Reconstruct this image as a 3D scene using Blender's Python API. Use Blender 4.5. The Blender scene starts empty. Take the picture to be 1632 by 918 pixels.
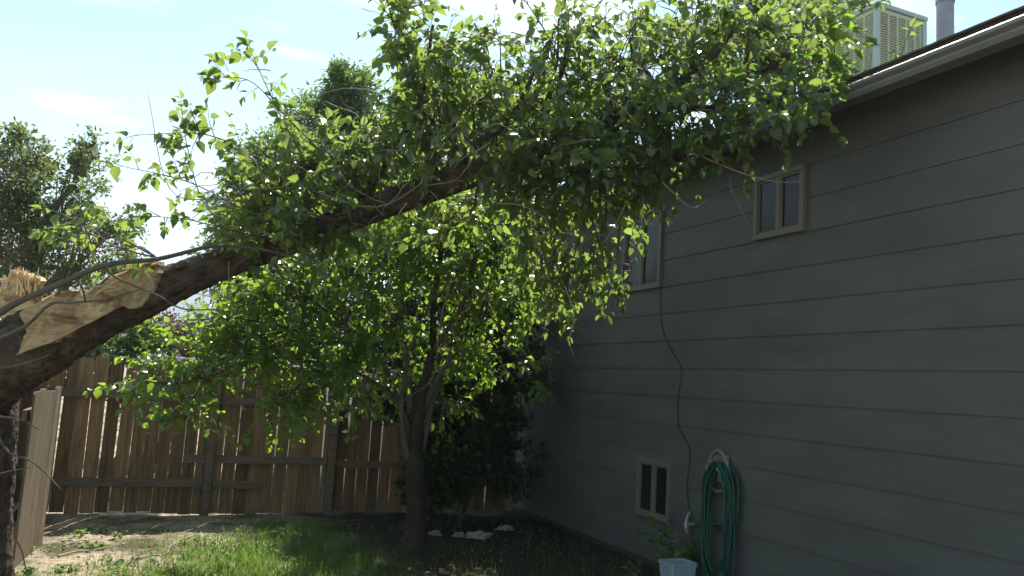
import bpy, math, random
import numpy as np
from mathutils import Vector, Matrix, noise
S = bpy.context.scene
col = S.collection
R_ = math.radians
rng = np.random.default_rng(7)
random.seed(7)

# ------------------------------------------------------------------ camera
FP = 1300.0
p_, a_, r_ = R_(6.84), R_(23.44), R_(3.5)
CAM = np.array([0.0, 0.0, 1.67])
Fw = np.array([math.sin(a_)*math.cos(p_), math.cos(a_)*math.cos(p_), math.sin(p_)])
R0 = np.array([math.cos(a_), -math.sin(a_), 0.0]); U0 = np.cross(R0, Fw)
Rt = math.cos(r_)*R0 + math.sin(r_)*U0; Up = math.cos(r_)*U0 - math.sin(r_)*R0
cd = bpy.data.cameras.new('camera'); cam = bpy.data.objects.new('camera', cd); col.objects.link(cam)
cd.sensor_width = 36.0; cd.lens = 36.0*FP/1632; cd.clip_start = 0.05; cd.clip_end = 9000
cam.matrix_world = Matrix(((Rt[0], Up[0], -Fw[0], 0), (Rt[1], Up[1], -Fw[1], 0), (Rt[2], Up[2], -Fw[2], 1.67), (0, 0, 0, 1)))
S.camera = cam
S.render.resolution_x, S.render.resolution_y = 1024, 576

# ------------------------------------------------------------------ light
SUN_AZ, SUN_EL = R_(25), R_(53)
sd = Vector((math.sin(SUN_AZ)*math.cos(SUN_EL), math.cos(SUN_AZ)*math.cos(SUN_EL), math.sin(SUN_EL)))
sl = bpy.data.lights.new('sun', 'SUN'); sl.energy = 5.0; sl.angle = R_(0.53); sl.color = (1.0, 0.95, 0.87)
so = bpy.data.objects.new('sun', sl); col.objects.link(so); so.rotation_mode = 'QUATERNION'
so.rotation_quaternion = (-sd).to_track_quat('-Z', 'Y'); so.location = (5, 5, 20)
W = bpy.data.worlds.new('World'); S.world = W; W.use_nodes = True
nt = W.node_tree; nt.nodes.clear(); L = nt.links.new; N = nt.nodes.new
wo = N('ShaderNodeOutputWorld'); bg = N('ShaderNodeBackground'); bg.inputs[1].default_value = 0.088
sky = N('ShaderNodeTexSky'); sky.sky_type = 'NISHITA'; sky.sun_disc = False
sky.sun_elevation = SUN_EL; sky.sun_rotation = SUN_AZ; sky.altitude = 1500; sky.dust_density = 1.5; sky.air_density = 1.0
tc = N('ShaderNodeTexCoord'); sx = N('ShaderNodeSeparateXYZ'); L(tc.outputs['Generated'], sx.inputs[0])
za = N('ShaderNodeMath'); za.operation = 'MAXIMUM'; L(sx.outputs[2], za.inputs[0]); za.inputs[1].default_value = 0.0
zb = N('ShaderNodeMath'); zb.operation = 'ADD'; L(za.outputs[0], zb.inputs[0]); zb.inputs[1].default_value = 0.12
dv = N('ShaderNodeVectorMath'); dv.operation = 'DIVIDE'; L(tc.outputs['Generated'], dv.inputs[0])
cb = N('ShaderNodeCombineXYZ'); [L(zb.outputs[0], cb.inputs[i]) for i in range(3)]; L(cb.outputs[0], dv.inputs[1])
mp = N('ShaderNodeMapping'); mp.inputs['Location'].default_value = (0.35, 0.2, 0.0); mp.inputs['Scale'].default_value = (1.0, 1.7, 1.0); L(dv.outputs[0], mp.inputs[0])
n1 = N('ShaderNodeTexNoise'); n1.inputs['Scale'].default_value = 1.5; n1.inputs['Detail'].default_value = 7; n1.inputs['Roughness'].default_value = 0.58; n1.inputs['Distortion'].default_value = 0.4
L(mp.outputs[0], n1.inputs['Vector'])
cr = N('ShaderNodeValToRGB'); cr.color_ramp.elements[0].position = 0.54; cr.color_ramp.elements[1].position = 0.76
L(n1.outputs[0], cr.inputs[0])
mr = N('ShaderNodeMapRange'); mr.inputs[1].default_value = 0.0; mr.inputs[2].default_value = 0.36; mr.inputs[3].default_value = 0.55; mr.inputs[4].default_value = 0.0
L(sx.outputs[2], mr.inputs[0])
mx_ = N('ShaderNodeMath'); mx_.operation = 'MAXIMUM'; L(cr.outputs[0], mx_.inputs[0]); L(mr.outputs[0], mx_.inputs[1])
mix = N('ShaderNodeMixRGB'); L(mx_.outputs[0], mix.inputs[0]); mix.inputs[2].default_value = (7.5, 7.8, 7.9, 1)
tint = N('ShaderNodeMixRGB'); tint.blend_type = 'MULTIPLY'; tint.inputs[0].default_value = 1.0; tint.inputs[2].default_value = (0.92, 1.12, 0.84, 1)
L(sky.outputs[0], tint.inputs[1]); L(tint.outputs[0], mix.inputs[1]); L(mix.outputs[0], bg.inputs[0]); L(bg.outputs[0], wo.inputs[0])
S.view_settings.view_transform = 'Standard'; S.view_settings.look = 'None'; S.view_settings.gamma = 1
S.view_settings.exposure = 1.28; S.view_settings.use_curve_mapping = False

# ------------------------------------------------------------------ helpers
def at(px, py, d):
    """world point seen at photo pixel (px, py) at depth d metres"""
    return CAM + (Fw + Rt*(px-816)/FP - Up*(py-459)/FP)*d
def nrm(v): return v/(np.linalg.norm(v)+1e-9)

def mesh_obj(name, V, F, mat, parent=None, smooth=False):
    me = bpy.data.meshes.new(name)
    V = np.asarray(V, dtype=np.float64)
    me.from_pydata(V.tolist() if len(V) < 30000 else V, [], F)
    o = bpy.data.objects.new(name, me); col.objects.link(o)
    if mat: me.materials.append(mat)
    if smooth: me.polygons.foreach_set('use_smooth', [True]*len(me.polygons))
    if parent: o.parent = parent; o.matrix_parent_inverse = Matrix.Translation(-Vector(parent.location))
    me.update(); return o
def fast_mesh(name, V, faces, mat, parent=None, smooth=False):
    """V (n,3); faces: list of int arrays (m,k)"""
    me = bpy.data.meshes.new(name); V = np.ascontiguousarray(V, dtype=np.float32)
    me.vertices.add(len(V)); me.vertices.foreach_set('co', V.ravel())
    loops = np.concatenate([f.ravel() for f in faces]).astype(np.int32)
    tot = np.concatenate([np.full(len(f), f.shape[1]) for f in faces]).astype(np.int32)
    st = np.concatenate([[0], np.cumsum(tot)[:-1]]).astype(np.int32)
    me.loops.add(len(loops)); me.loops.foreach_set('vertex_index', loops)
    me.polygons.add(len(tot)); me.polygons.foreach_set('loop_start', st); me.polygons.foreach_set('loop_total', tot)
    me.update(calc_edges=True); me.validate()
    o = bpy.data.objects.new(name, me); col.objects.link(o); me.materials.append(mat)
    if smooth: me.polygons.foreach_set('use_smooth', [True]*len(me.polygons))
    if parent: o.parent = parent; o.matrix_parent_inverse = Matrix.Translation(-Vector(parent.location))
    return o
def empty(name, loc, label, cat, group=None):
    o = bpy.data.objects.new(name, None); col.objects.link(o); o.location = loc; o.empty_display_size = 0.1
    return tag(o, label, cat, group)
def tag(o, label, cat, group=None):
    o['label'] = label; o['category'] = cat
    if group: o['group'] = group
    return o
def kind(o, k, label=None, cat=None):
    o['kind'] = k
    if label: o['label'] = label
    if cat: o['category'] = cat
    return o

class MB:
    def __init__(s): s.V = []; s.F = []
    def box(s, x0, x1, y0, y1, z0, z1, j=0.0):
        b = len(s.V)
        for z in (z0, z1):
            for x, y in ((x0, y0), (x1, y0), (x1, y1), (x0, y1)):
                s.V.append((x+random.uniform(-j, j), y+random.uniform(-j, j), z+random.uniform(-j, j)))
        s.F += [[b+i for i in f] for f in ((3, 2, 1, 0), (4, 5, 6, 7), (0, 1, 5, 4), (1, 2, 6, 5), (2, 3, 7, 6), (3, 0, 4, 7))]
    def prism(s, poly, a0, a1, axis):
        """poly of 2-d points extruded along axis 0/1/2 from a0 to a1"""
        b = len(s.V); n = len(poly)
        for a in (a0, a1):
            for u, v in poly:
                s.V.append({0: (a, u, v), 1: (u, a, v), 2: (u, v, a)}[axis])
        s.F.append([b+i for i in range(n)][::-1]); s.F.append([b+n+i for i in range(n)])
        for i in range(n): s.F.append([b+i, b+(i+1) % n, b+n+(i+1) % n, b+n+i])
    def build(s, name, mat, parent=None, bevel=0, smooth=False):
        o = mesh_obj(name, s.V, s.F, mat, parent, smooth)
        if bevel:
            m = o.modifiers.new('b', 'BEVEL'); m.width = bevel; m.segments = 2; m.limit_method = 'ANGLE'
        return o

class Tubes:
    """many tapered tubes in one mesh"""
    def __init__(s): s.V = []; s.Q = []; s.n = 0
    def add(s, P, r0, r1=None, k=6, rough=0.0):
        P = np.asarray(P, float); m = len(P)
        r1 = r0 if r1 is None else r1
        rad = np.linspace(r0, r1, m) if np.isscalar(r0) else np.asarray(r0, float)
        T = np.gradient(P, axis=0); T /= np.linalg.norm(T, axis=1)[:, None]+1e-9
        ref = np.array([0, 0, 1.0]) if abs(T[:, 2]).max() < 0.95 else np.array([0.31, 0.95, 0.05])
        A = np.cross(T, ref); A /= np.linalg.norm(A, axis=1)[:, None]+1e-9; B = np.cross(T, A)
        th = np.linspace(0, 2*np.pi, k, endpoint=False)
        ring = A[:, None, :]*np.cos(th)[None, :, None] + B[:, None, :]*np.sin(th)[None, :, None]
        rr = rad[:, None, None]*(1+rough*rng.uniform(-1, 1, (m, k, 1)))
        V = P[:, None, :] + ring*rr
        s.V.append(V.reshape(-1, 3))
        i = np.arange(m-1)[:, None]*k; j = np.arange(k)[None, :]; j2 = (j+1) % k
        Q = np.stack([i+j, i+j2, i+k+j2, i+k+j], -1).reshape(-1, 4)+s.n
        s.Q.append(Q); s.n += m*k
        # tip point cap
        s.V.append(P[-1:]+T[-1:]*rad[-1]*0.6); tip = s.n; s.n += 1
        base = tip-k
        jj = np.arange(k); s.Q.append(np.stack([base+jj, base+(jj+1) % k, np.full(k, tip), np.full(k, tip)], -1))
    def build(s, name, mat, parent=None):
        V = np.concatenate(s.V); Q = np.concatenate(s.Q)
        tri = Q[:, 2] == Q[:, 3]
        return fast_mesh(name, V, [Q[~tri], Q[tri][:, :3]], mat, parent, True)

def curve(pts, n=12):
    """Catmull-Rom through the points"""
    P = np.asarray(pts, float); P = np.vstack([2*P[0]-P[1], P, 2*P[-1]-P[-2]])
    out = []; segs = len(P)-3; per = max(2, n//segs)
    for i in range(segs):
        a, b, c, d = P[i:i+4]
        for t in np.linspace(0, 1, per, endpoint=False):
            out.append(0.5*((2*b)+(c-a)*t+(2*a-5*b+4*c-d)*t*t+(3*b-a-3*c+d)*t**3))
    out.append(P[-2]); return np.array(out)

# leaf templates: x along the leaf, y across, z up
LEAF = np.array([(0, 0, 0), (.4, 0, .02), (.75, 0, -.01), (1.02, 0, -.08), (.10, .30, .10), (.42, .42, .14), (.78, .20, .04), (.10, -.30, .10), (.42, -.42, .14), (.78, -.20, .04)])
LQ = np.array([(0, 1, 5, 4), (1, 2, 6, 5), (1, 0, 7, 8), (2, 1, 8, 9)]); LT = np.array([(2, 3, 6), (3, 2, 9)])
SLEAF = np.array([(0, 0, 0), (1.0, 0, -.05), (.45, .27, .08), (.45, -.27, .08)]); ST = np.array([(0, 1, 2), (1, 0, 3)])
class Leaves:
    def __init__(s): s.P = []; s.X = []; s.Zr = []; s.s = []
    def add(s, p, d, up, size): s.P.append(p); s.X.append(d); s.Zr.append(up); s.s.append(size)
    def addn(s, P, X, Z, sz): s.P += list(P); s.X += list(X); s.Zr += list(Z); s.s += list(sz)
    def build(s, name, mat, parent=None, simple=False, wid=1.0):
        P = np.array(s.P); X = np.array(s.X); Z = np.array(s.Zr); sz = np.array(s.s)
        X /= np.linalg.norm(X, axis=1)[:, None]+1e-9
        Y = np.cross(Z, X); Y /= np.linalg.norm(Y, axis=1)[:, None]+1e-9; Z = np.cross(X, Y)
        T = (SLEAF if simple else LEAF).copy(); T[:, 1] *= wid
        curl = rng.uniform(-0.3, 2.6, len(P))
        Tz = T[None, :, 2]*curl[:, None]
        V = P[:, None, :]+sz[:, None, None]*(T[None, :, 0, None]*X[:, None, :]+T[None, :, 1, None]*Y[:, None, :]*rng.uniform(.8, 1.15, len(P))[:, None, None]+Tz[:, :, None]*Z[:, None, :])
        off = (np.arange(len(P))*len(T))[:, None, None]
        if simple: fs = [(ST[None]+off).reshape(-1, 3)]
        else: fs = [(LQ[None]+off).reshape(-1, 4), (LT[None]+off).reshape(-1, 3)]
        return fast_mesh(name, V.reshape(-1, 3), fs, mat, parent, not simple)

# ------------------------------------------------------------------ materials
def mat(name, c, rough=0.7, spec=0.3, metal=0.0, noise_amt=0.25, scale=6.0, bump=0.0, bscale=40.0, c2=None, stretch=None, detail=5, island=0):
    m = bpy.data.materials.new(name); m.use_nodes = True; t = m.node_tree; b = t.nodes['Principled BSDF']
    b.inputs['Roughness'].default_value = rough; b.inputs['Specular IOR Level'].default_value = spec; b.inputs['Metallic'].default_value = metal
    tcn = t.nodes.new('ShaderNodeTexCoord'); mpn = t.nodes.new('ShaderNodeMapping'); t.links.new(tcn.outputs['Object'], mpn.inputs[0])
    if stretch: mpn.inputs['Scale'].default_value = stretch
    n = t.nodes.new('ShaderNodeTexNoise'); n.inputs['Scale'].default_value = scale; n.inputs['Detail'].default_value = detail; n.inputs['Roughness'].default_value = .65
    t.links.new(mpn.outputs[0], n.inputs['Vector'])
    r = t.nodes.new('ShaderNodeValToRGB'); r.color_ramp.elements[0].position = .3; r.color_ramp.elements[1].position = .7
    c2 = c2 or tuple(x*(1-noise_amt) for x in c); c1 = tuple(min(1, x*(1+noise_amt*.5)) for x in c)
    r.color_ramp.elements[0].color = (*c2, 1); r.color_ramp.elements[1].color = (*c1, 1)
    t.links.new(n.outputs[0], r.inputs[0]); t.links.new(r.outputs[0], b.inputs['Base Color'])
    if island:
        g = t.nodes.new('ShaderNodeNewGeometry'); mm = t.nodes.new('ShaderNodeMapRange'); mm.inputs[3].default_value = 1-island; mm.inputs[4].default_value = 1+island
        hs = t.nodes.new('ShaderNodeHueSaturation'); t.links.new(g.outputs['Random Per Island'], mm.inputs[0]); t.links.new(mm.outputs[0], hs.inputs['Value']); t.links.new(r.outputs[0], hs.inputs['Color']); t.links.new(hs.outputs[0], b.inputs['Base Color'])
    if bump:
        n2 = t.nodes.new('ShaderNodeTexNoise'); n2.inputs['Scale'].default_value = bscale; n2.inputs['Detail'].default_value = 6
        t.links.new(mpn.outputs[0], n2.inputs['Vector'])
        bp = t.nodes.new('ShaderNodeBump'); bp.inputs['Strength'].default_value = bump; bp.inputs['Distance'].default_value = 0.02
        t.links.new(n2.outputs[0], bp.inputs['Height']); t.links.new(bp.outputs[0], b.inputs['Normal'])
    return m
def leafmat(name, dark, light, trans, tw=0.45, rough=0.38, spec=0.5, nscale=1.5):
    m = bpy.data.materials.new(name); m.use_nodes = True; t = m.node_tree; b = t.nodes['Principled BSDF']; out = t.nodes['Material Output']
    g = t.nodes.new('ShaderNodeNewGeometry'); n = t.nodes.new('ShaderNodeTexNoise'); n.inputs['Scale'].default_value = nscale; n.inputs['Detail'].default_value = 2
    t.links.new(g.outputs['Position'], n.inputs['Vector'])
    ad = t.nodes.new('ShaderNodeMath'); ad.operation = 'MULTIPLY_ADD'; t.links.new(g.outputs['Random Per Island'], ad.inputs[0]); ad.inputs[1].default_value = .7
    sb = t.nodes.new('ShaderNodeMath'); sb.operation = 'MULTIPLY_ADD'; t.links.new(n.outputs[0], sb.inputs[0]); sb.inputs[1].default_value = 1.2; sb.inputs[2].default_value = -.45
    t.links.new(sb.outputs[0], ad.inputs[2])
    def mixc(a, c):
        q = t.nodes.new('ShaderNodeMixRGB'); t.links.new(ad.outputs[0], q.inputs[0]); q.use_clamp = True
        q.inputs[1].default_value = (*a, 1); q.inputs[2].default_value = (*c, 1); return q
    c = mixc(dark, light); t.links.new(c.outputs[0], b.inputs['Base Color'])
    b.inputs['Roughness'].default_value = rough; b.inputs['Specular IOR Level'].default_value = spec
    tr = t.nodes.new('ShaderNodeBsdfTranslucent'); c2 = mixc(tuple(x*.75 for x in trans), trans); t.links.new(c2.outputs[0], tr.inputs[0])
    ms = t.nodes.new('ShaderNodeMixShader'); ms.inputs[0].default_value = tw
    t.links.new(b.outputs[0], ms.inputs[1]); t.links.new(tr.outputs[0], ms.inputs[2]); t.links.new(ms.outputs[0], out.inputs[0])
    return m
M_siding = mat('siding_paint', (.106, .109, .103), .6, .35, island=.05, noise_amt=.22, scale=2.2, bump=.2, bscale=24, stretch=(1, .5, 1.6))
M_found = mat('foundation', (.07, .068, .06), .9, .2, bump=.5, bscale=25)
M_shingle = mat('shingle', (.10, .085, .07), .95, .2, noise_amt=.4, scale=30, bump=.7, bscale=60)
M_gutter = mat('gutter_paint', (.17, .18, .175), .3, .6, noise_amt=.15, scale=4)
M_soffit = mat('soffit_paint', (.10, .105, .095), .7, .3, noise_amt=.15)
M_almond = mat('window_frame_almond', (.165, .15, .125), .5, .4, noise_amt=.1)
M_glass = mat('window_glass', (.02, .022, .024), .08, .22, noise_amt=.3, scale=2)
M_fence = mat('weathered_cedar', (.23, .146, .080), .85, .25, island=.42, noise_amt=.5, scale=5, bump=.6, bscale=18, stretch=(6, 6, .5))
M_fence2 = mat('grey_cedar', (.19, .15, .105), .85, .25, island=.15, noise_amt=.4, scale=6, bump=.6, bscale=18, stretch=(6, 6, .5))
M_rail = mat('rail_wood', (.17, .13, .10), .85, .25, noise_amt=.4, scale=6, bump=.5, bscale=18, stretch=(.6, 6, 6))
M_bark = mat('elm_bark', (.13, .10, .078), .95, .15, c2=(.035, .026, .02), scale=14, bump=1.0, bscale=22, stretch=(.45, 1, .8), detail=8)
M_bark.node_tree.nodes['Bump'].inputs['Distance'].default_value = .06
M_twig = mat('grey_twig', (.11, .09, .075), .7, .35, noise_amt=.35, scale=14)
M_twig2 = mat('pale_twig', (.26, .21, .165), .6, .4, noise_amt=.3, scale=14)
M_dirt = None
M_metal = mat('galvanised', (.36, .34, .38), .45, .5, .5, noise_amt=.2, scale=5)
M_cool = mat('cooler_paint', (.50, .62, .60), .55, .4, noise_amt=.12, scale=3)
M_louver = mat('louver_paint', (.56, .56, .40), .55, .4, noise_amt=.15, scale=5)
M_pad = mat('dark_pad', (.06, .055, .04), .95, .1)
M_hose = mat('green_hose', (.008, .075, .052), .45, .4, noise_amt=.15)
M_cream = mat('cream_plastic', (.24, .22, .19), .5, .4, noise_amt=.15)
M_cable = mat('black_cable', (.03, .03, .03), .6, .3)
M_bucket = mat('bucket_plastic', (.30, .36, .42), .45, .4, noise_amt=.1)
M_stone = mat('sun_patch_stone', (.38, .33, .27), .9, .2, noise_amt=.3, scale=9, bump=.5)
M_white = mat('white_roof', (.8, .8, .78), .6, .3, noise_amt=.05)
M_grey = mat('grey_panel', (.35, .36, .35), .6, .3, noise_amt=.1)
M_hill = mat('hill_scrub', (.12, .13, .09), .95, .1, noise_amt=.4, scale=.01)
M_leafA = leafmat('elm_leaf', (.045, .075, .032), (.095, .135, .05), (.34, .48, .08), .47, .19, 1.0)
M_leafBig = leafmat('shoot_leaf', (.05, .10, .025), (.09, .16, .04), (.30, .52, .06), .5, .33, .6)
M_leafB = leafmat('small_tree_leaf', (.035, .075, .018), (.07, .14, .03), (.36, .56, .055), .50, .28, .8)
M_leafC = leafmat('far_tree_leaf', (.07, .095, .04), (.12, .15, .06), (.25, .34, .09), .4, .5, .4)
M_leafD = leafmat('ash_leaf', (.06, .10, .035), (.11, .15, .05), (.26, .40, .08), .4, .45, .4)
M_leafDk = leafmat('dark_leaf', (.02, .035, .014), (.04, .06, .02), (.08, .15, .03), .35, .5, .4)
M_leafP = leafmat('plum_leaf', (.05, .03, .035), (.10, .06, .06), (.16, .08, .07), .35, .5, .4)
M_grass = leafmat('grass_blade', (.05, .09, .02), (.10, .16, .035), (.22, .38, .06), .45, .5, .3, 2.5)
M_litter = mat('dry_litter', (.36, .27, .17), .9, .2, noise_amt=.5, scale=12)

def wood_mat():
    m = mat('torn_wood', (.58, .44, .27), .8, .2, noise_amt=.25, scale=5, bump=.9, bscale=14, c2=(.46, .33, .19))
    t = m.node_tree; b = t.nodes['Principled BSDF']; src = b.inputs['Base Color'].links[0].from_socket
    n = t.nodes.new('ShaderNodeTexNoise'); n.inputs['Scale'].default_value = 6.5; n.inputs['Detail'].default_value = 4; n.inputs['Distortion'].default_value = .6
    tc = t.nodes.new('ShaderNodeTexCoord'); t.links.new(tc.outputs['Object'], n.inputs['Vector'])
    r = t.nodes.new('ShaderNodeValToRGB'); r.color_ramp.elements[0].position = .5; r.color_ramp.elements[1].position = .66
    t.links.new(n.outputs[0], r.inputs[0])
    q = t.nodes.new('ShaderNodeMixRGB'); t.links.new(r.outputs[0], q.inputs[0]); t.links.new(src, q.inputs[1]); q.inputs[2].default_value = (.22, .12, .06, 1)
    mp2 = t.nodes.new('ShaderNodeMapping'); mp2.inputs['Rotation'].default_value = (0, .45, 0); mp2.inputs['Scale'].default_value = (2, 30, 42); t.links.new(tc.outputs['Object'], mp2.inputs[0])
    n3 = t.nodes.new('ShaderNodeTexNoise'); n3.inputs['Scale'].default_value = 1.0; n3.inputs['Detail'].default_value = 4; t.links.new(mp2.outputs[0], n3.inputs['Vector'])
    r3 = t.nodes.new('ShaderNodeMapRange'); r3.inputs[1].default_value = .35; r3.inputs[2].default_value = .65; r3.inputs[3].default_value = .72; r3.inputs[4].default_value = 1.1; t.links.new(n3.outputs[0], r3.inputs[0])
    hs = t.nodes.new('ShaderNodeHueSaturation'); t.links.new(r3.outputs[0], hs.inputs['Value']); t.links.new(q.outputs[0], hs.inputs['Color']); t.links.new(hs.outputs[0], b.inputs['Base Color'])
    bp = t.nodes.new('ShaderNodeBump'); bp.inputs['Strength'].default_value = .9; bp.inputs['Distance'].default_value = .02; t.links.new(n3.outputs[0], bp.inputs['Height']); t.links.new(bp.outputs[0], b.inputs['Normal']); return m
M_wood = wood_mat()

def ground_mat():
    m = bpy.data.materials.new('dirt_turf_painted_shade'); m.use_nodes = True; t = m.node_tree; b = t.nodes['Principled BSDF']
    b.inputs['Roughness'].default_value = .95; b.inputs['Specular IOR Level'].default_value = .15
    tc = t.nodes.new('ShaderNodeTexCoord')
    def nz(s, d=6):
        n = t.nodes.new('ShaderNodeTexNoise'); n.inputs['Scale'].default_value = s; n.inputs['Detail'].default_value = d; n.inputs['Roughness'].default_value = .65
        t.links.new(tc.outputs['Object'], n.inputs['Vector']); return n
    a = nz(14); r = t.nodes.new('ShaderNodeValToRGB'); r.color_ramp.elements[0].position = .35; r.color_ramp.elements[1].position = .72
    r.color_ramp.elements[0].color = (.24, .19, .13, 1); r.color_ramp.elements[1].color = (.52, .43, .32, 1); t.links.new(a.outputs[0], r.inputs[0])
    g = nz(1.1); r2 = t.nodes.new('ShaderNodeValToRGB'); r2.color_ramp.elements[0].position = .45; r2.color_ramp.elements[1].position = .6; t.links.new(g.outputs[0], r2.inputs[0])
    q = t.nodes.new('ShaderNodeMixRGB'); t.links.new(r2.outputs[0], q.inputs[0]); t.links.new(r.outputs[0], q.inputs[1]); q.inputs[2].default_value = (.075, .075, .035, 1)
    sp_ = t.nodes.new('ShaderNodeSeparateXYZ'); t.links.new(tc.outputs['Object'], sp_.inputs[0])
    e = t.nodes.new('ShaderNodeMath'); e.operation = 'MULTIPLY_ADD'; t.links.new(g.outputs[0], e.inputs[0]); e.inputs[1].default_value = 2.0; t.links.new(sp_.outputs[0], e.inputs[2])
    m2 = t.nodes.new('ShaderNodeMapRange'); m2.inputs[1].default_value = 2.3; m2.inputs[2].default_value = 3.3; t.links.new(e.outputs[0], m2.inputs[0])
    q2 = t.nodes.new('ShaderNodeMixRGB'); t.links.new(m2.outputs[0], q2.inputs[0]); t.links.new(q.outputs[0], q2.inputs[1]); q2.inputs[2].default_value = (.045, .037, .026, 1)  # shade under the trees painted in: soil darkens toward the house
    t.links.new(q2.outputs[0], b.inputs['Base Color'])
    h = nz(45); bp = t.nodes.new('ShaderNodeBump'); bp.inputs['Strength'].default_value = .8; bp.inputs['Distance'].default_value = .03
    t.links.new(h.outputs[0], bp.inputs['Height']); t.links.new(bp.outputs[0], b.inputs['Normal']); return m
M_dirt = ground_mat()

# ------------------------------------------------------------------ ground
def gh(x, y):
    f = max(0.0, 1-max(0, abs(x-1.5)-6)/6)*max(0.0, 1-max(0, abs(y-8)-6)/6)
    h = 0.035*noise.noise(Vector((x*.8, y*.8, 0)))+0.018*noise.noise(Vector((x*3.1, y*3.1, 4)))+.008*noise.noise(Vector((x*9, y*9, 4)))
    return h*f
def axis(c, near, step, far):
    a = list(np.arange(c-near, c+near, step)); s = step
    hi = a[-1]; lo = a[0]
    while hi < far:
        s *= 1.25; hi += s; lo -= s; a.append(hi); a.insert(0, lo)
    return a
gx, gy = axis(1.5, 4.0, .07, 2600), axis(8, 4.0, .07, 2600)
V = [(x, y, gh(x, y)) for y in gy for x in gx]; nx = len(gx)
idx = np.arange(len(gy)-1)[:, None]*nx+np.arange(nx-1)[None]
Fq = np.stack([idx, idx+1, idx+nx+1, idx+nx], -1).reshape(-1, 4)
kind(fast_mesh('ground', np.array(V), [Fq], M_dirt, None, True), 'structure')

# hills far away
hv = []; na, nr = 160, 14
for j in range(nr):
    for i in range(na):
        az = R_(-50+140*i/(na-1)); d = 1150+j*70
        prof = math.sin(math.pi*j/(nr-1))
        h = (150+40*noise.noise(Vector((az*6, 0, 1)))+25*noise.noise(Vector((az*22, j*.2, 5))))*prof+12*noise.noise(Vector((az*60, j*.8, 3)))*prof
        hv.append((d*math.sin(az), d*math.cos(az), h-1))
idx = np.arange(nr-1)[:, None]*na+np.arange(na-1)[None]
kind(fast_mesh('hills', np.array(hv), [np.stack([idx, idx+1, idx+na+1, idx+na], -1).reshape(-1, 4)], M_hill, None, True), 'structure')

# ------------------------------------------------------------------ house
WX = 4.7; Y0, Y1 = -2.5, 10.9
house = empty('house', (WX, 4, 0), 'grey-green two-storey house wall with wide lap siding and white gutter, fallen tree on its roof', 'house')
mb = MB(); PITCH = 0.275; zl = [1.665+PITCH*k for k in range(-6, 9)]
zl = [0.06]+[z for z in zl if z > 0.1]
for i, z in enumerate(zl):
    zt = zl[i+1] if i+1 < len(zl) else 4.02
    # lapped board, cut in lengths with butt joints
    random.seed(i*7+3); ys = [Y0]; y = Y0+random.uniform(1.5, 4.5)
    while y < Y1-1 and i % 2 == 1: ys.append(y); y += 4.88
    ys.append(Y1)
    for a, b in zip(ys[:-1], ys[1:]):
        o = random.uniform(0, .0015)
        mb.prism([(WX-.011-o, z), (WX+.03, z), (WX+.03, zt), (WX-.002, zt), (WX-.002-o, zt-.001)], a+.001, b-.001, 1)
mb.build('siding', M_siding, house)
mb = MB(); mb.box(WX+.01, WX+.2, Y0, Y1, -.3, .075); mb.box(WX+.031, WX+.18, Y0, Y1, .08, 4.02); mb.build('foundation', M_found, house)
mb = MB()   # far end wall and rest of the body
mb.box(WX+.18, WX+8, Y1-.2, Y1-.02, -.3, 4.0); mb.box(WX+.18, WX+8, Y0+.02, Y0+.2, -.3, 4.0); mb.box(WX+7.8, WX+7.98, Y0+.2, Y1-.2, -.3, 4.0)
mb.build('wall', M_siding, house)
# roof: two slopes
tanp = 1/3.0; EX = 4.37; EZ = 3.925; RX = 8.75; RZ = EZ+(RX-EX)*tanp
mb = MB()
mb.prism([(EX-.02, EZ-.0), (EX-.02, EZ+.06), (RX, RZ+.06), (2*RX-EX, EZ+.06), (2*RX-EX, EZ), (RX, RZ)], Y0-.3, Y1+.3, 1)
mb.build('roof', M_shingle, house)
# shingle courses: thin ragged layer on the eave edge
mb = MB(); random.seed(3); y = Y0-.3
while y < Y1+.3:
    w = random.uniform(.2, .33); e = random.uniform(-.012, .006)
    mb.prism([(EX-.045+e, EZ+.051), (EX-.045+e, EZ+.066), (EX+.3, EZ+.066+.345*tanp+.008), (EX+.3, EZ+.061+.34*tanp)], y, min(y+w-.004, Y1+.3), 1); y += w
mb.build('shingle_edge', M_shingle, house)
mb = MB(); mb.prism([(WX-.001, 3.985), (EX+.0562, 3.835), (EX+.0562, 3.875), (WX-.001, 4.03)], Y0-.3, Y1+.3, 1); mb.build('soffit', M_soffit, house)
mb = MB(); mb.box(EX+.03, EX+.055, Y0-.3, Y1+.3, 3.815, 3.923); mb.build('fascia', M_soffit, house)
# K-style gutter profile (thin sheet, closed polygon)
go = [(EX+.028, 3.90), (EX+.028, 3.79), (EX-.045, 3.79), (EX-.062, 3.83), (EX-.058, 3.855), (EX-.085, 3.885), (EX-.088, 3.905), (EX-.075, 3.908)]
gi = [(EX-.077, 3.898), (EX-.079, 3.888), (EX-.052, 3.857), (EX-.056, 3.831), (EX-.041, 3.795), (EX+.023, 3.795), (EX+.023, 3.90)]
go = [(x, 3.905-(3.905-z)*.68) for x, z in go]; gi = [(x, 3.905-(3.905-z)*.68) for x, z in gi]
mb = MB(); random.seed(5); ys = [Y0-.3, 1.2, 4.25, 7.3, Y1+.3]
for a, b in zip(ys[:-1], ys[1:]): mb.prism(go+gi, a, b-.002, 1)
g = mb.build('gutter', M_gutter, house); g['label'] = 'pale metal gutter with a sun glint painted along its lip'

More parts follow.
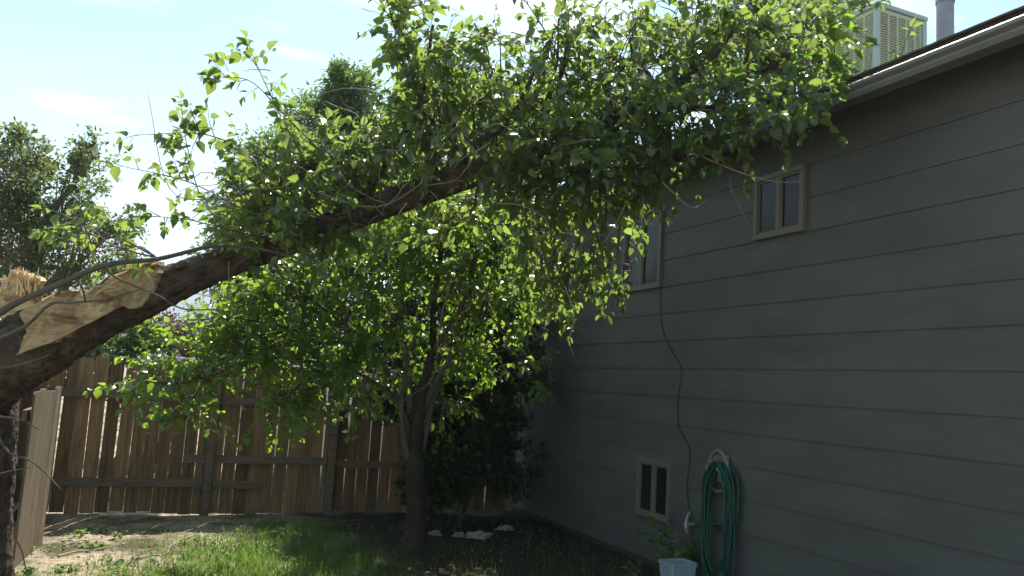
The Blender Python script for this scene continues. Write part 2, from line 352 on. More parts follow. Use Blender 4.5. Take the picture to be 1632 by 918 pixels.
T = Tubes(); T.add([(EX-.083, Y0-.3, 3.911), (EX-.083, 4.0, 3.911), (EX-.083, Y1+.3, 3.911)], .008, .008, 8); T.build('gutter_lip_glint', mat('gutter_lip_glint', (.5, .5, .48), .3, .6, .3), house)  # bead coloured paler than the gutter to paint the sun's glint
def window(y0, y1, z0, z1, lab):
    w = mesh_obj('window', [(WX-.006, y0+.02, z0+.02), (WX-.006, y1-.02, z0+.02), (WX-.006, y1-.02, z1-.02), (WX-.006, y0+.02, z1-.02)], [], None)
    bpy.data.objects.remove(w)
    fr = MB(); t = .045; X0, X1 = WX-.045, WX-.003
    fr.box(X0, X1, y0, y1, z0, z0+t); fr.box(X0, X1, y0, y1, z1-t, z1)
    fr.box(X0+.002, X1, y0, y0+t, z0+t, z1-t); fr.box(X0+.002, X1, y1-t, y1, z0+t, z1-t)
    fo = fr.build('window', M_almond, house, bevel=.004); fo['label'] = lab
    ym = (y0+y1)/2
    s = MB(); s.box(X0+.006, X1-.005, ym-.02, ym+.02, z0+t, z1-t); s.build('mullion', M_almond, fo)
    s = MB(); u = .018
    for a, b, dx in ((y0+t, ym-.02, .012), (ym+.02, y1-t, .018)):
        s.box(X0+dx, X1-.006, a, a+u, z0+t, z1-t); s.box(X0+dx, X1-.006, b-u, b, z0+t, z1-t)
        s.box(X0+dx, X1-.006, a+u, b-u, z0+t, z0+t+u); s.box(X0+dx, X1-.006, a+u, b-u, z1-t-u, z1-t)
    s.build('sash', M_almond, fo)
    for a, b in ((y0+t, ym-.02), (ym+.02, y1-t)):
        s = MB(); s.box(X1-.012, X1-.007, a, b, z0+t, z1-t); s.build('pane', M_glass, fo)
    return fo
window(4.97, 5.57, 3.045, 3.60, 'small almond-framed slider high under the eave')
window(6.98, 7.72, 2.76, 3.62, 'tall almond-framed window half hidden by hanging leaves')
window(6.67, 7.26, .46, 1.03, 'small almond-framed basement window low in the wall')

# ------------------------------------------------------------------ roof equipment
cy0, cx0, cx1 = 6.5, 7.12, 7.92
cooler = empty('evaporative_cooler', (cx0, cy0, 4.9), 'pale blue-green louvred cooler box on the roof left of the flue pipe', 'swamp cooler')
zb_, zt_ = 5.15, 6.27
mb = MB(); e = .05
for x in (cx0, cx1-e):
    for y in (cy0, cy0+.8-e): mb.box(x, x+e, y, y+e, zb_, zt_-.06)
mb.box(cx0+.03, cx1-.03, cy0+.03, cy0+.77, zb_-.02, zb_+.05); mb.build('frame', M_cool, cooler, bevel=.006)
mb = MB(); mb.box(cx0-.012, cx1+.012, cy0-.012, cy0+.812, zt_-.06, zt_); mb.build('lid', M_cool, cooler, bevel=.02)
mb = MB(); mb.box(cx0+.055, cx1-.055, cy0+.055, cy0+.745, zb_+.05, zt_-.07); mb.build('pad', M_pad, cooler)
def louvers(side):
    mb = MB(); a0, a1 = (cx0+e, cx1-e) if side == 'front' else (cy0+e, cy0+.8-e)
    def bx(u0, u1, d0, d1, z0, z1):
        if side == 'front': mb.box(u0, u1, cy0+d0, cy0+d1, z0, z1)
        else: mb.box(cx0+d0, cx0+d1, u0, u1, z0, z1)
    z0, z1 = zb_+.03, zt_-.07
    bx(a0, a1, .008, .03, z1-.05, z1); bx(a0, a1, .008, .03, z0, z0+.05)
    nc = 5; cw = (a1-a0)/nc
    for i in range(nc+1):
        u = a0+i*cw; bx(max(a0, u-.014), min(a1, u+.014), .006, .032, z0+.05, z1-.05)
    z = z0+.07
    while z < z1-.07:
        if side == 'front': mb.prism([(cy0+.012, z), (cy0+.016, z-.003), (cy0+.030, z+.028), (cy0+.026, z+.029)], a0, a1, 0)
        else: mb.prism([(cx0+.012, z), (cx0+.016, z-.003), (cx0+.030, z+.028), (cx0+.026, z+.029)], a0, a1, 1)
        z += .03
    mb.build('louver_panel', M_louver, cooler)
louvers('front'); louvers('side')
for x in (cx0+.05, cx1-.1):
    for y in (cy0+.05, cy0+.7): mb = MB(); mb.box(x, x+.05, y, y+.05, EZ+.05+(x-EX)*tanp, zb_-.02); mb.build('leg', M_cool, cooler)

flue = empty('flue_pipe', (6.98, 5.6, 4.8), 'round grey metal flue pipe rising from the roof right of the cooler', 'flue pipe')
def lathe(prof, c, k=32):
    V = []; F = []
    for r, z in prof:
        for i in range(k):
            a = 2*math.pi*i/k; V.append((c[0]+r*math.cos(a), c[1]+r*math.sin(a), z))
    for j in range(len(prof)-1):
        for i in range(k): F.append([j*k+i, j*k+(i+1) % k, (j+1)*k+(i+1) % k, (j+1)*k+i])
    return V, F
c = (7.02, 5.55)
V, F = lathe([(.082, 4.7), (.082, 5.86), (.082, 6.9), (.0, 6.9)], c); mesh_obj('pipe', V, F, M_metal, flue, True)
V, F = lathe([(.083, 5.80), (.089, 5.803), (.091, 5.815), (.089, 5.827), (.088, 5.84), (.091, 5.852), (.084, 5.857)], c); mesh_obj('collar', V, F, M_metal, flue, True)
V, F = lathe([(.2, 4.75), (.1, 4.93), (.083, 4.94)], c); mesh_obj('flashing', V, F, M_metal, flue, True)

# ------------------------------------------------------------------ fences
FY = 10.12
back = empty('wooden_fence', (1.9, FY, 0), 'tall brown cedar privacy fence across the back of the yard, posts and rails showing', 'fence')
mb = MB(); random.seed(11); x = -1.25
def board(mb, x, w, y, z0, z1, th=.016, lean=0):
    ear = .03
    mb.prism([(x, z0), (x+w, z0), (x+w+lean, z1-ear), (x+w-ear+lean, z1), (x+ear+lean, z1), (x+lean, z1-ear)], y, y+th, 1)
while x < 4.6:
    w = random.choice([.132, .136, .14]); lean = random.uniform(-.018, .018)
    y = FY+random.uniform(0, .006)
    board(mb, x, w, y, random.uniform(.0, .05), 1.72+random.uniform(-.035, .025), .016, lean); x += w+random.choice([.003, .006, .012, .018, .005])
mb.build('fence_boards', M_fence, back)
for px in (-1.2, .73, 2.12, 3.5):
    mb = MB(); mb.box(px-.045, px+.045, FY-.095, FY-.008, -.2, 1.62 if px != 2.12 else 1.55, .004); mb.build('post', M_rail, back, bevel=.004)
def rail(x0, x1, z, h=.09, dz=0, y=FY-.045):
    mb = MB(); b = len(mb.V)
    mb.box(x0, x1, y, y+.038, z-h/2, z+h/2)
    mb.V = [(a, b_, c_+(dz if a > (x0+x1)/2 else 0)) for a, b_, c_ in mb.V]
    mb.build('rail', M_rail, back, bevel=.003)
rail(-1.15, .68, 1.31); rail(.78, 2.07, 1.30); rail(2.17, 4.6, 1.28)
rail(-1.15, .68, .36); rail(.78, 1.35, .34)
rail(.45, 2.07, .63, y=FY-.135 if False else FY-.0455); rail(2.17, 4.6, .60)
side = empty('wooden_fence', (-.85, 7.6, 0), 'weathered grey-tan board fence at the left edge, seen nearly edge on in the sun', 'fence')
random.seed(4); mb = MB(); y = 7.62
while y < 8.45:
    w = .19; X = -.86
    z1 = 1.40+random.uniform(-.02, .02)
    mb.prism([(y, -.02), (y+w, -.02), (y+w, z1-.02), (y+w-.02, z1), (y+.02, z1), (y, z1-.02)], X, X+.018, 0); y += w+random.choice([.003, .006, .010])
mb.V = [(x+(y-7.4)*.10+random.uniform(-.002, .002), y+z*.01, z) for x, y, z in mb.V]
mb.build('fence_boards', M_fence2, side)
mb = MB(); mb.box(-.86, -.77, 8.60, 8.66, -.1, 1.36); mb.build('post', M_fence2, side, bevel=.004)
for z in (.35, 1.15):
    mb = MB(); mb.box(-.90, -.865, 7.64, 8.4, z, z+.09); mb.build('rail', M_rail, side)
side2 = empty('wooden_fence', (-1.1, 9.4, 0), 'dark shaded board fence closing the far left corner of the yard', 'fence')
mb = MB(); y = 8.75; random.seed(9)
while y < 10.0:
    mb.prism([(y, 0), (y+.138, 0), (y+.138, 1.66), (y+.11, 1.69), (y+.03, 1.69), (y, 1.66)], -1.2, -1.183, 0); y += .148
mb.build('fence_boards', M_fence, side2)
mb = MB(); mb.box(-1.3, -1.2, 8.66, 8.745, 0, 1.6); mb.build('post', M_rail, side2)

# ------------------------------------------------------------------ fallen tree
tree = empty('fallen_tree', (-1.1, 6.0, 0), 'large snapped tree with a torn trunk, fallen across the yard onto the house roof', 'tree')
tp = [at(-70, 640, 5.55), at(0, 575, 5.6), at(70, 545, 5.65), at(170, 497, 5.8), at(330, 430, 6.1), at(450, 388, 6.3), at(590, 335, 6.45), at(720, 287, 6.5), at(800, 262, 6.5), at(880, 232, 6.5), at(960, 200, 6.45), at(1040, 160, 6.4), at(1130, 140, 6.35), at(1240, 100, 6.3)]
tr_ = [.25, .25, .22, .165, .108, .103, .10, .10, .10, .085, .072, .06, .048, .028]
TP = curve(tp, 520); TR = np.interp(np.linspace(0, 1, len(TP)), np.linspace(0, 1, len(tr_)), tr_)
def bark_tube(name, P, rad, k, matl, parent, amp=.10, freq=7.0, seed=0, flat=0):
    P = np.asarray(P); T = np.gradient(P, axis=0); T /= np.linalg.norm(T, axis=1)[:, None]
    ref = np.array([0, 0, 1.0]) if abs(T[:, 2]).max() < .9 else np.array([.0, 1.0, .1])
    A = np.cross(T, ref); A /= np.linalg.norm(A, axis=1)[:, None]; B = np.cross(T, A); V = []
    s = np.concatenate([[0], np.cumsum(np.linalg.norm(np.diff(P, axis=0), axis=1))])
    for i in range(len(P)):
        for j in range(k):
            th = 2*math.pi*j/k; c_, s_ = math.cos(th), math.sin(th)
            q = Vector((c_*rad[i]*freq*2.2, s_*rad[i]*freq*2.2, s[i]*freq*.45+seed))
            n1_ = abs(noise.noise(q*1.5)); n2_ = noise.noise(q*4); n3_ = noise.noise(Vector((c_*1.2, s_*1.2, s[i]*1.5+seed)))
            r = rad[i]*(1+amp*(.9-2.4*n1_)+amp*.5*n2_+amp*1.1*n3_)
            V.append(P[i]+A[i]*c_*r+B[i]*s_*r)
    n = len(P); V.append(P[0]); V.append(P[-1])
    idx = np.arange(n-1)[:, None]*k; j = np.arange(k)[None]; j2 = (j+1) % k
    Q = np.stack([idx+j, idx+j2, idx+k+j2, idx+k+j], -1).reshape(-1, 4); jj = np.arange(k)
    T3 = np.concatenate([np.stack([jj, (jj+1) % k, np.full(k, n*k)], -1), np.stack([(n-1)*k+jj, (n-1)*k+(jj+1) % k, np.full(k, n*k+1)], -1)])
    return fast_mesh(name, np.array(V), [Q, T3], matl, parent, True)
bark_tube('trunk', TP, TR, 72, M_bark, tree, .12, 16)
# standing stump it is still hinged on
sp = [at(-62, 985, 5.7), at(-58, 930, 5.7), at(-50, 800, 5.7), at(-42, 680, 5.7), at(-30, 580, 5.75), at(-14, 510, 5.8)]
SPc = curve(sp, 60); sr = np.interp(np.linspace(0, 1, len(SPc)), [0, .1, .3, .7, .9, 1], [.38, .31, .27, .25, .22, .12])
bark_tube('stump', SPc, sr, 64, M_bark, tree, .08, 11, 9)

def slab(name, outline, depth_fn, thick, parent, bulge=.03, m=None, seed=0, fray=None):
    """torn slab: outline in photo pixels turned into real points; ragged edge, real thickness, curved front"""
    import bmesh
    bm = bmesh.new(); P = []
    n = len(outline)
    for i in range(n):
        a = np.array(outline[i], float); b = np.array(outline[(i+1) % n], float); d = np.linalg.norm(b-a); k = max(1, int(d/5))
        for t in range(k):
            q = a+(b-a)*t/k
            P.append(q+rng.uniform(-2.3, 2.3, 2)*(1 if t else .3))
    P = np.array(P); cx, cy = P.mean(0)
    fv = [bm.verts.new(at(x, y, depth_fn(x, y))) for x, y in P]
    f = bm.faces.new(fv)
    r = bmesh.ops.triangulate(bm, faces=[f])
    for _ in range(2):
        bmesh.ops.subdivide_edges(bm, edges=[e for e in bm.edges if e.calc_length() > .035], cuts=1, use_grid_fill=False)
        bmesh.ops.triangulate(bm, faces=bm.faces[:])
    ext = bmesh.ops.extrude_face_region(bm, geom=bm.faces[:])
    back_ = [v for v in ext['geom'] if isinstance(v, bmesh.types.BMVert)]
    for v in back_: v.co += Vector(Fw)*thick
    bs = set(back_)
    for v in bm.verts:
        if v in bs: continue
        q = v.co*9; v.co += Vector(Fw)*(-.02*noise.noise(q*.5)+.018*noise.noise(Vector((q.x+q.z*.9, q.y, q.z-q.x*.5))*1.2)+.012*noise.noise(q*3))
    bmesh.ops.recalc_face_normals(bm, faces=bm.faces[:])
    me = bpy.data.meshes.new(name); bm.to_mesh(me); bm.free(); me.materials.append(m or M_wood)
    o = bpy.data.objects.new(name, me); col.objects.link(o); o.parent = parent; o.matrix_parent_inverse = Matrix.Translation(-Vector(parent.location)); return o
def trunk_front(x, y):
    return np.interp(x, [-20, 60, 170, 260], [5.30, 5.36, 5.54, 5.82])
slab('splintered_wood', [(24, 566), (34, 548), (42, 528), (38, 512), (30, 500), (48, 488), (78, 474), (104, 463), (128, 464), (133, 472), (150, 462), (176, 445), (196, 430), (222, 424), (250, 416), (252, 434), (246, 458), (236, 474), (222, 488), (204, 492), (196, 488), (206, 472), (186, 474), (166, 480), (140, 480), (133, 500), (118, 520), (92, 540), (60, 552), (40, 556)], trunk_front, .12, tree)
slab('splintered_wood', [(-14, 500), (-8, 478), (2, 466), (14, 448), (20, 430), (27, 437), (32, 432), (38, 440), (44, 436), (50, 443), (56, 440), (66, 448), (60, 458), (64, 468), (58, 474), (70, 486), (50, 488), (34, 494), (14, 506)], lambda x, y: 5.62, .07, tree)
# bright frayed fibres on the break
fib = Tubes()
for i in range(170):
    x = rng.uniform(2, 66); q = at(x, np.interp(x, [12, 22, 40, 66], [446, 432, 439, 447])+rng.uniform(0, 6), 5.6+rng.uniform(0, .07))
    d = np.array([rng.normal(0, .3), rng.normal(0, .3), 1])*rng.uniform(.012, .05); fib.add([q, q+d*.5+rng.normal(0, .003, 3), q+d], .0035, .001, 4)
for i in range(60):
    t = rng.uniform(0, 1); x = 196+t*56; q = at(x, 430-t*13+rng.uniform(0, 4), trunk_front(x, 0)+rng.uniform(0, .09))
    d = nrm(np.array([.7, 0, .5])+rng.normal(0, .5, 3))*rng.uniform(.01, .04); fib.add([q, q+d], .003, .001, 4)
for i in range(34):
    if i < 20:
        x = rng.uniform(60, 245); y = np.interp(x, [30, 78, 128, 150, 196, 250], [500, 474, 464, 462, 430, 417])+rng.uniform(0, 10); q = at(x, y, trunk_front(x, 0)+rng.uniform(-.01, .08)); d = nrm(at(x+40, y-17-rng.uniform(-6, 14), trunk_front(x, 0))-at(x, y, trunk_front(x, 0)))
    else:
        x = rng.uniform(0, 62); q = at(x, 452+rng.uniform(0, 10), 5.6+rng.uniform(0, .06)); d = nrm(np.array([rng.normal(0, .25), 0, 1]))
    ln = rng.uniform(.05, .15); fib.add([q-d*.05, q, q+d*ln*.6+rng.normal(0, .003, 3), q+d*ln], [.009, .009, .005, .0008], None, 4)
fib.build('splintered_fibres', mat('fresh_fibre', (.75, .55, .32), .7, .2), tree)

# ---- foliage machinery
class Crown:
    def __init__(s, lsize, per=.05, wid=1, mult=1): s.T = Tubes(); s.Lf = Leaves(); s.ls = lsize; s.per = per; s.mult = mult
    def spray(s, p, d, length, droop=.5, ls=None, r=.0035, side=True):
        """thin leafy twig: alternate leaves, tip bends down by droop"""
        ls = ls or s.ls; n = max(3, int(length/s.per)); step = length/n
        P = [np.array(p)]; d = nrm(np.array(d, float))
        for i in range(n):
            d = nrm(d+np.array([0, 0, -droop*step*2.2])+rng.normal(0, .09, 3)); P.append(P[-1]+d*step)
        P = np.array(P); s.T.add(P[::max(1, n//5)] if n > 5 else P, r, .0012, 4)
        perp = nrm(np.cross(d, rng.normal(0, 1, 3)))
        for i in range(1, n+1):
            t = nrm(P[i]-P[i-1]); sgn = 1 if i % 2 else -1
            perp = nrm(perp-t*np.dot(perp, t)+rng.normal(0, .35, 3))
            for kx in range(1 if rng.random() < .7 else 2):
                sg = sgn if kx == 0 else -sgn
                x = nrm(t*.55+perp*sg*.9+np.array([0, 0, -.55])+rng.normal(0, .28, 3))
                up = nrm(np.array([0, 0, 1.0])+rng.normal(0, .55, 3))
                sz = ls*rng.uniform(.45, 1.45)*(1-.35*(i/n)**3)
                s.Lf.add(P[i]+x*.012, x, up, sz)
        s.Lf.add(P[-1], nrm(d+np.array([0, 0, -.3])), rng.normal(0, 1, 3)+np.array([0, 0, 1.5]), ls*rng.uniform(.6, 1))
    def limb(s, a, b, r0, r1, sag=.08, n=8, k=7):
        a = np.array(a); b = np.array(b); m = (a+b)/2+rng.normal(0, sag, 3)*np.linalg.norm(b-a)
        m2 = m*.5+b*.5+rng.normal(0, sag*.5, 3)*np.linalg.norm(b-a)
        P = curve([a, m, m2, b], n); s.T.add(P, r0, r1, k); return P
    def cluster(s, root, c, rad, n, r0=.02, length=(.25, .6), droop=.5, ls=None, bias=(0, 0, 0)):
        """limb from root into an ellipsoid, secondary twigs, then sprays through its volume"""
        c = np.array(c); rad = np.array(rad, float); n = int(round(n*s.mult))
        P = s.limb(root, c, r0, r0*.4)
        sub = []
        for i in range(max(2, n//7)):
            a = P[rng.integers(len(P)//2, len(P))]; e = c+rng.normal(0, .55, 3)*rad
            Q = s.limb(a, e, r0*.38, .004, .12, 6, 5); sub.append(Q)
        for i in range(n):
            u = rng.normal(0, 1, 3); u = u/np.linalg.norm(u)*rng.uniform(.15, 1)**.5
            q = c+u*rad; Q = sub[rng.integers(len(sub))]
            a = Q[rng.integers(1, len(Q))]
            st = a*.45+q*.55
            s.T.add([a, (a+st)/2+rng.normal(0, .015, 3), st], .004, .003, 4)
            d = nrm(q-c+rng.normal(0, .35, 3)*rad.mean()+np.array(bias)*.5)
            s.spray(st, d, rng.uniform(*length), droop, ls)

random.seed(1); rng = np.random.default_rng(21)
cr_ = Crown(.088, .048, 1, 1.0)
def troot(px):
    best = min(range(len(TP)), key=lambda i: abs(816+FP*((TP[i]-CAM)@Rt)/((TP[i]-CAM)@Fw)-px)); return TP[best]
def pxr(rx, ry, d, dd): # ellipsoid radii: along camera-right mostly x, y depth, z
    return (rx*d/FP, dd, ry*d/FP)
CL = [ # px, py, rx, ry, depth, depth radius, sprays, root px
 (450, 300, 75, 60, 6.0, .45, 44, 560), (500, 230, 50, 45, 6.4, .4, 20, 600), (400, 330, 45, 40, 6.1, .3, 14, 520), (530, 270, 80, 70, 6.3, .6, 48, 640), (470, 370, 70, 35, 6.1, .45, 26, 560),
 (600, 210, 80, 60, 6.7, .5, 50, 700), (560, 320, 80, 35, 6.8, .3, 30, 640), (520, 350, 50, 20, 5.95, .2, 14, 560), (680, 190, 75, 80, 6.4, .7, 60, 760),
 (690, 80, 40, 60, 6.3, .35, 22, 720), (640, 60, 28, 80, 6.4, .25, 24, 700), (760, 110, 50, 45, 6.5, .4, 22, 790), (790, 180, 80, 55, 6.5, .45, 50, 830), (740, 350, 80, 35, 6.9, .3, 24, 780), (820, 240, 60, 30, 5.95, .2, 18, 860), (690, 250, 40, 22, 6.1, .15, 9, 700), (900, 230, 50, 30, 5.9, .2, 14, 900), (1030, 240, 50, 35, 5.9, .2, 18, 1030), (880, 440, 45, 40, 6.5, .2, 14, 880), (980, 330, 40, 40, 6.2, .2, 14, 980),
 (860, 110, 60, 60, 6.3, .5, 38, 900), (890, 30, 38, 42, 6.4, .3, 14, 930), (880, 210, 80, 60, 6.1, .6, 48, 930),
 (860, 320, 70, 50, 6.2, .5, 40, 860), (960, 110, 70, 65, 6.4, .6, 50, 1000), (990, 190, 75, 50, 6.1, .6, 44, 1000),
 (940, 290, 60, 50, 6.0, .5, 34, 940), (1050, 90, 70, 60, 6.5, .6, 48, 1080), (1090, 190, 65, 45, 6.0, .5, 36, 1080),
 (1110, 30, 70, 45, 6.7, .6, 38, 1130), (1190, 60, 65, 55, 6.6, .6, 44, 1160), (1180, 150, 60, 35, 5.9, .4, 30, 1160),
 (1270, 40, 70, 45, 7.2, .6, 46, 1200), (1280, 110, 55, 30, 6.3, .35, 24, 1210), (1310, 10, 40, 22, 8.0, .4, 20, 1230), (1070, 215, 50, 28, 6.0, .3, 20, 1060), (1150, 205, 50, 28, 5.9, .25, 20, 1160), (1205, 200, 35, 18, 5.6, .2, 12, 1160), (1030, 10, 60, 25, 6.6, .4, 12, 1060), (1235, 165, 45, 18, 5.7, .25, 18, 1180),
 (1290, 75, 30, 28, 8.3, .3, 18, 1230)]
for (px, py, rx, ry, d, dd, n, rp) in CL:
    cr_.cluster(troot(rp), at(px, py, d), pxr(rx, ry, d, dd), n, .017, (.2, .5), .55)
# hanging curtains of leaves below the limb
for (px, py, rx, ry, d, dd, n, rp) in [(850, 400, 45, 50, 6.3, .3, 22, 860), (915, 410, 32, 55, 6.2, .25, 22, 940), (960, 400, 25, 45, 6.1, .2, 12, 970), (1000, 270, 45, 25, 6.1, .35, 14, 1010), (1060, 260, 30, 20, 5.9, .2, 7, 1060), (980, 430, 15, 30, 6.3, .12, 6, 990), (880, 460, 25, 25, 6.4, .15, 6, 890)]:
    cr_.cluster(troot(rp), at(px, py, d), pxr(rx, ry, d, dd), n, .010, (.2, .38), 1.5, .078, (0, 0, -1))
# long arching shoots with separate leaves against the sky
def shoot(pts, r0, n, length, ls, every=1, droop=.6):
    P = curve([at(*q) for q in pts], 24); cr_.T.add(P, r0, .002, 6)
    for i in range(n):
        k = rng.integers(int(len(P)*.25), len(P)-1); t = nrm(P[k+1]-P[k])
        cr_.spray(P[k], nrm(t*.6+rng.normal(0, .7, 3)), rng.uniform(*length), droop, ls)
    cr_.spray(P[-1], P[-1]-P[-3], length[0], droop, ls)
shoot([(560, 330, 6.3), (490, 260, 6.1), (440, 170, 6.0), (400, 82, 5.9)], .008, 16, (.10, .24), .09)
shoot([(520, 250, 6.2), (450, 180, 6.0), (400, 130, 6.0), (345, 122, 5.9)], .006, 9, (.08, .2), .095)
shoot([(520, 350, 6.3), (420, 260, 6.0), (330, 215, 5.8), (222, 215, 5.7)], .008, 14, (.12, .3), .095)
shoot([(500, 390, 6.3), (400, 340, 5.9), (300, 290, 5.7), (195, 265, 5.6)], .007, 16, (.12, .28), .08)
shoot([(470, 390, 6.2), (380, 370, 5.8), (300, 350, 5.7), (250, 345, 5.6)], .006, 12, (.12, .25), .085)
shoot([(420, 400, 6.0), (330, 330, 5.9), (300, 240, 5.8), (290, 180, 5.8)], .006, 8, (.1, .2), .08)
shoot([(700, 250, 6.4), (665, 150, 6.3), (640, 50, 6.3), (625, -40, 6.3)], .012, 22, (.15, .35), .09)
shoot([(760, 240, 6.4), (745, 130, 6.3), (700, 60, 6.3), (660, 20, 6.3)], .009, 14, (.15, .3), .09)
shoot([(820, 220, 6.4), (800, 130, 6.3), (795, 60, 6.3), (770, 45, 6.3)], .008, 8, (.1, .3), .085)
shoot([(930, 200, 6.4), (890, 90, 6.3), (850, 20, 6.3), (820, -20, 6.3)], .009, 8, (.1, .3), .085)
shoot([(1300, 150, 6.0), (1325, 120, 5.9), (1330, 70, 5.8), (1328, 28, 5.75)], .006, 5, (.10, .15), .12)
shoot([(1380, 140, 6.2), (1430, 95, 6.0), (1445, 60, 5.95)], .005, 3, (.08, .12), .09)
# left side leaf tufts in front of the far tree
for c_, n in (((140, 360, 5.5), 10), ((190, 400, 5.6), 8), ((120, 345, 5.5), 6)):
    cr_.cluster(at(250, 411, 5.37), at(*c_), (.16, .15, .12), n, .006, (.12, .25), .8, .085)
big = Crown(.15, .06)
for (x, y, d) in [(1330, 40, 5.75), (1325, 75, 5.75), (1318, 110, 5.8), (1300, 130, 5.8), (1265, 105, 5.9), (1340, 120, 5.8), (1355, 150, 5.8), (1280, 150, 5.85), (1240, 130, 5.9), (1310, 165, 5.75), (1345, 95, 5.85), (1285, 112, 5.8)]:
    big.spray(at(x, y, d), rng.normal(0, 1, 3)+np.array([0, 0, .3]), .13, 1.2, .105 if y < 120 else .09, .003)
# bigger bare limbs
lim = Tubes()
def limb_px(pts, r0, r1, n=20, k=9, T=None, rough=.06): t = Tubes(); t.add(curve([at(*q) for q in pts], n), r0, r1, k, rough); t.build('bare_branch' if T else 'limb', M_twig if T else M_bark, tree)
limb_px([(790, 265, 6.5), (860, 242, 6.3), (950, 238, 6.2), (1010, 240, 6.1), (1090, 252, 6.0), (1150, 262, 5.9)], .085, .02)
limb_px([(1040, 160, 6.4), (1085, 130, 6.4), (1130, 95, 6.4), (1165, 50, 6.5), (1195, 5, 6.6)], .045, .02)
limb_px([(1090, 150, 6.4), (1110, 90, 6.5), (1150, 40, 6.6), (1180, 25, 6.6)], .03, .01)
limb_px([(960, 200, 6.4), (1010, 165, 6.2), (1080, 170, 6.1), (1180, 172, 5.9), (1260, 150, 5.8)], .04, .014)
limb_px([(1130, 140, 6.35), (1190, 110, 6.4), (1240, 90, 6.5), (1320, 98, 6.8)], .05, .02)
limb_px([(700, 285, 6.5), (760, 230, 6.4), (820, 180, 6.4), (860, 90, 6.5)], .05, .012)
limb_px([(560, 345, 6.4), (620, 250, 6.5), (670, 160, 6.5), (690, 40, 6.4)], .04, .012)
limb_px([(860, 240, 6.4), (870, 170, 6.4), (900, 100, 6.4), (905, 20, 6.4)], .04, .012)
tw = 'bare'
limb_px([(-30, 520, 5.25), (20, 486, 5.2), (90, 455, 5.2), (170, 422, 5.25), (250, 413, 5.35), (330, 394, 5.5), (380, 393, 5.6), (440, 402, 5.7), (500, 420, 5.8)], .026, .004, 50, 8, tw)
limb_px([(160, 426, 5.25), (200, 450, 5.2), (250, 470, 5.2), (290, 492, 5.25), (340, 494, 5.3), (390, 500, 5.35)], .008, .003, 24, 6, tw)
limb_px([(-20, 548, 5.1), (40, 520, 5.1), (80, 485, 5.1), (120, 482, 5.1), (170, 476, 5.1), (235, 458, 5.15)], .012, .004, 30, 6, tw)
limb_px([(120, 442, 5.22), (128, 452, 5.2), (133, 466, 5.2), (136, 482, 5.2)], .009, .007, 8, 6, tw)
limb_px([(-30, 590, 5.0), (30, 582, 5.0), (80, 565, 5.0)], .010, .003, 12, 6, tw)
limb_px([(-20, 662, 4.6), (10, 665, 4.6), (30, 668, 4.6), (62, 684, 4.7)], .008, .003, 12, 6, tw)
limb_px([(-5, 690, 4.6), (15, 722, 4.6), (45, 732, 4.6), (70, 752, 4.6), (97, 780, 4.6)], .007, .003, 16, 6, tw)
limb_px([(-10, 758, 4.5), (20, 750, 4.5), (48, 746, 4.5)], .005, .002, 8, 5, tw)
limb_px([(22, 855, 4.5), (35, 880, 4.5), (45, 930, 4.4)], .005, .003, 8, 5, tw)
tw = Tubes()
for i in range(5):   # short torn stubs under the break
    x = rng.uniform(60, 180); y = np.interp(x, [60, 180], [590, 520]); a = at(x, y, 5.6); tw.add([a, a+np.array([rng.normal(.02, .03), -.03, -rng.uniform(.02, .07)])], .004, .001, 4)
tw.build('torn_bark_strips', M_twig, tree)
tw = Tubes()          # fine pale bare twigs inside and around the crown
for i in range(170):
    px = rng.uniform(330, 1180); py = np.interp(px, [330, 600, 1180], [330, 230, 130])+rng.normal(0, 75); d = rng.uniform(5.6, 6.4)
    a = at(px, py, d); v = nrm(rng.normal(0, 1, 3)*np.array([1, 1, .5])+np.array([-.3, 0, -.1])); ln = rng.uniform(.15, .5)
    P = [a]
    for k in range(5): v = nrm(v+rng.normal(0, .22, 3)+np.array([0, 0, -.08])); P.append(P[-1]+v*ln/5)
    tw.add(P, rng.uniform(.003, .006), .0015, 5)
for pts in ([(690, 280, 6.1), (600, 330, 5.8), (480, 300, 5.7), (380, 300, 5.7), (345, 275, 5.7)], [(500, 330, 5.9), (430, 300, 5.8), (400, 250, 5.8), (345, 245, 5.8)], [(430, 350, 5.9), (350, 320, 5.8), (270, 300, 5.8), (235, 145, 6.0)],
            [(450, 380, 5.9), (350, 345, 5.7), (320, 320, 5.7)], [(900, 455, 6.0), (915, 500, 6.0), (908, 540, 6.0), (915, 570, 6.0)], [(720, 440, 7.2), (700, 520, 7.2), (690, 600, 7.2), (640, 640, 7.3)],
            [(1120, 250, 5.7), (1180, 275, 5.6), (1240, 290, 5.5), (1290, 288, 5.5)], [(1055, 290, 5.7), (1100, 330, 5.7), (1125, 320, 5.7)], [(960, 0, 6.3), (940, 10, 6.3), (890, -40, 6.4)],
            [(1370, 150, 5.9), (1385, 110, 5.9), (1390, 80, 5.95)], [(1000, 320, 5.9), (980, 360, 5.9), (960, 390, 5.9)]):
    t = Tubes(); t.add(curve([at(*q) for q in pts], 20), .006, .002, 5); t.build('twig', M_twig2, tree)
tw.build('branches', M_twig2, tree)
cr_.T.build('branches', M_twig, tree)
cr_.Lf.build('crown', M_leafA, tree, False, .82)
big.T.build('branches', M_twig2, tree)
big.Lf.build('shoot_leaves', M_leafBig, tree)

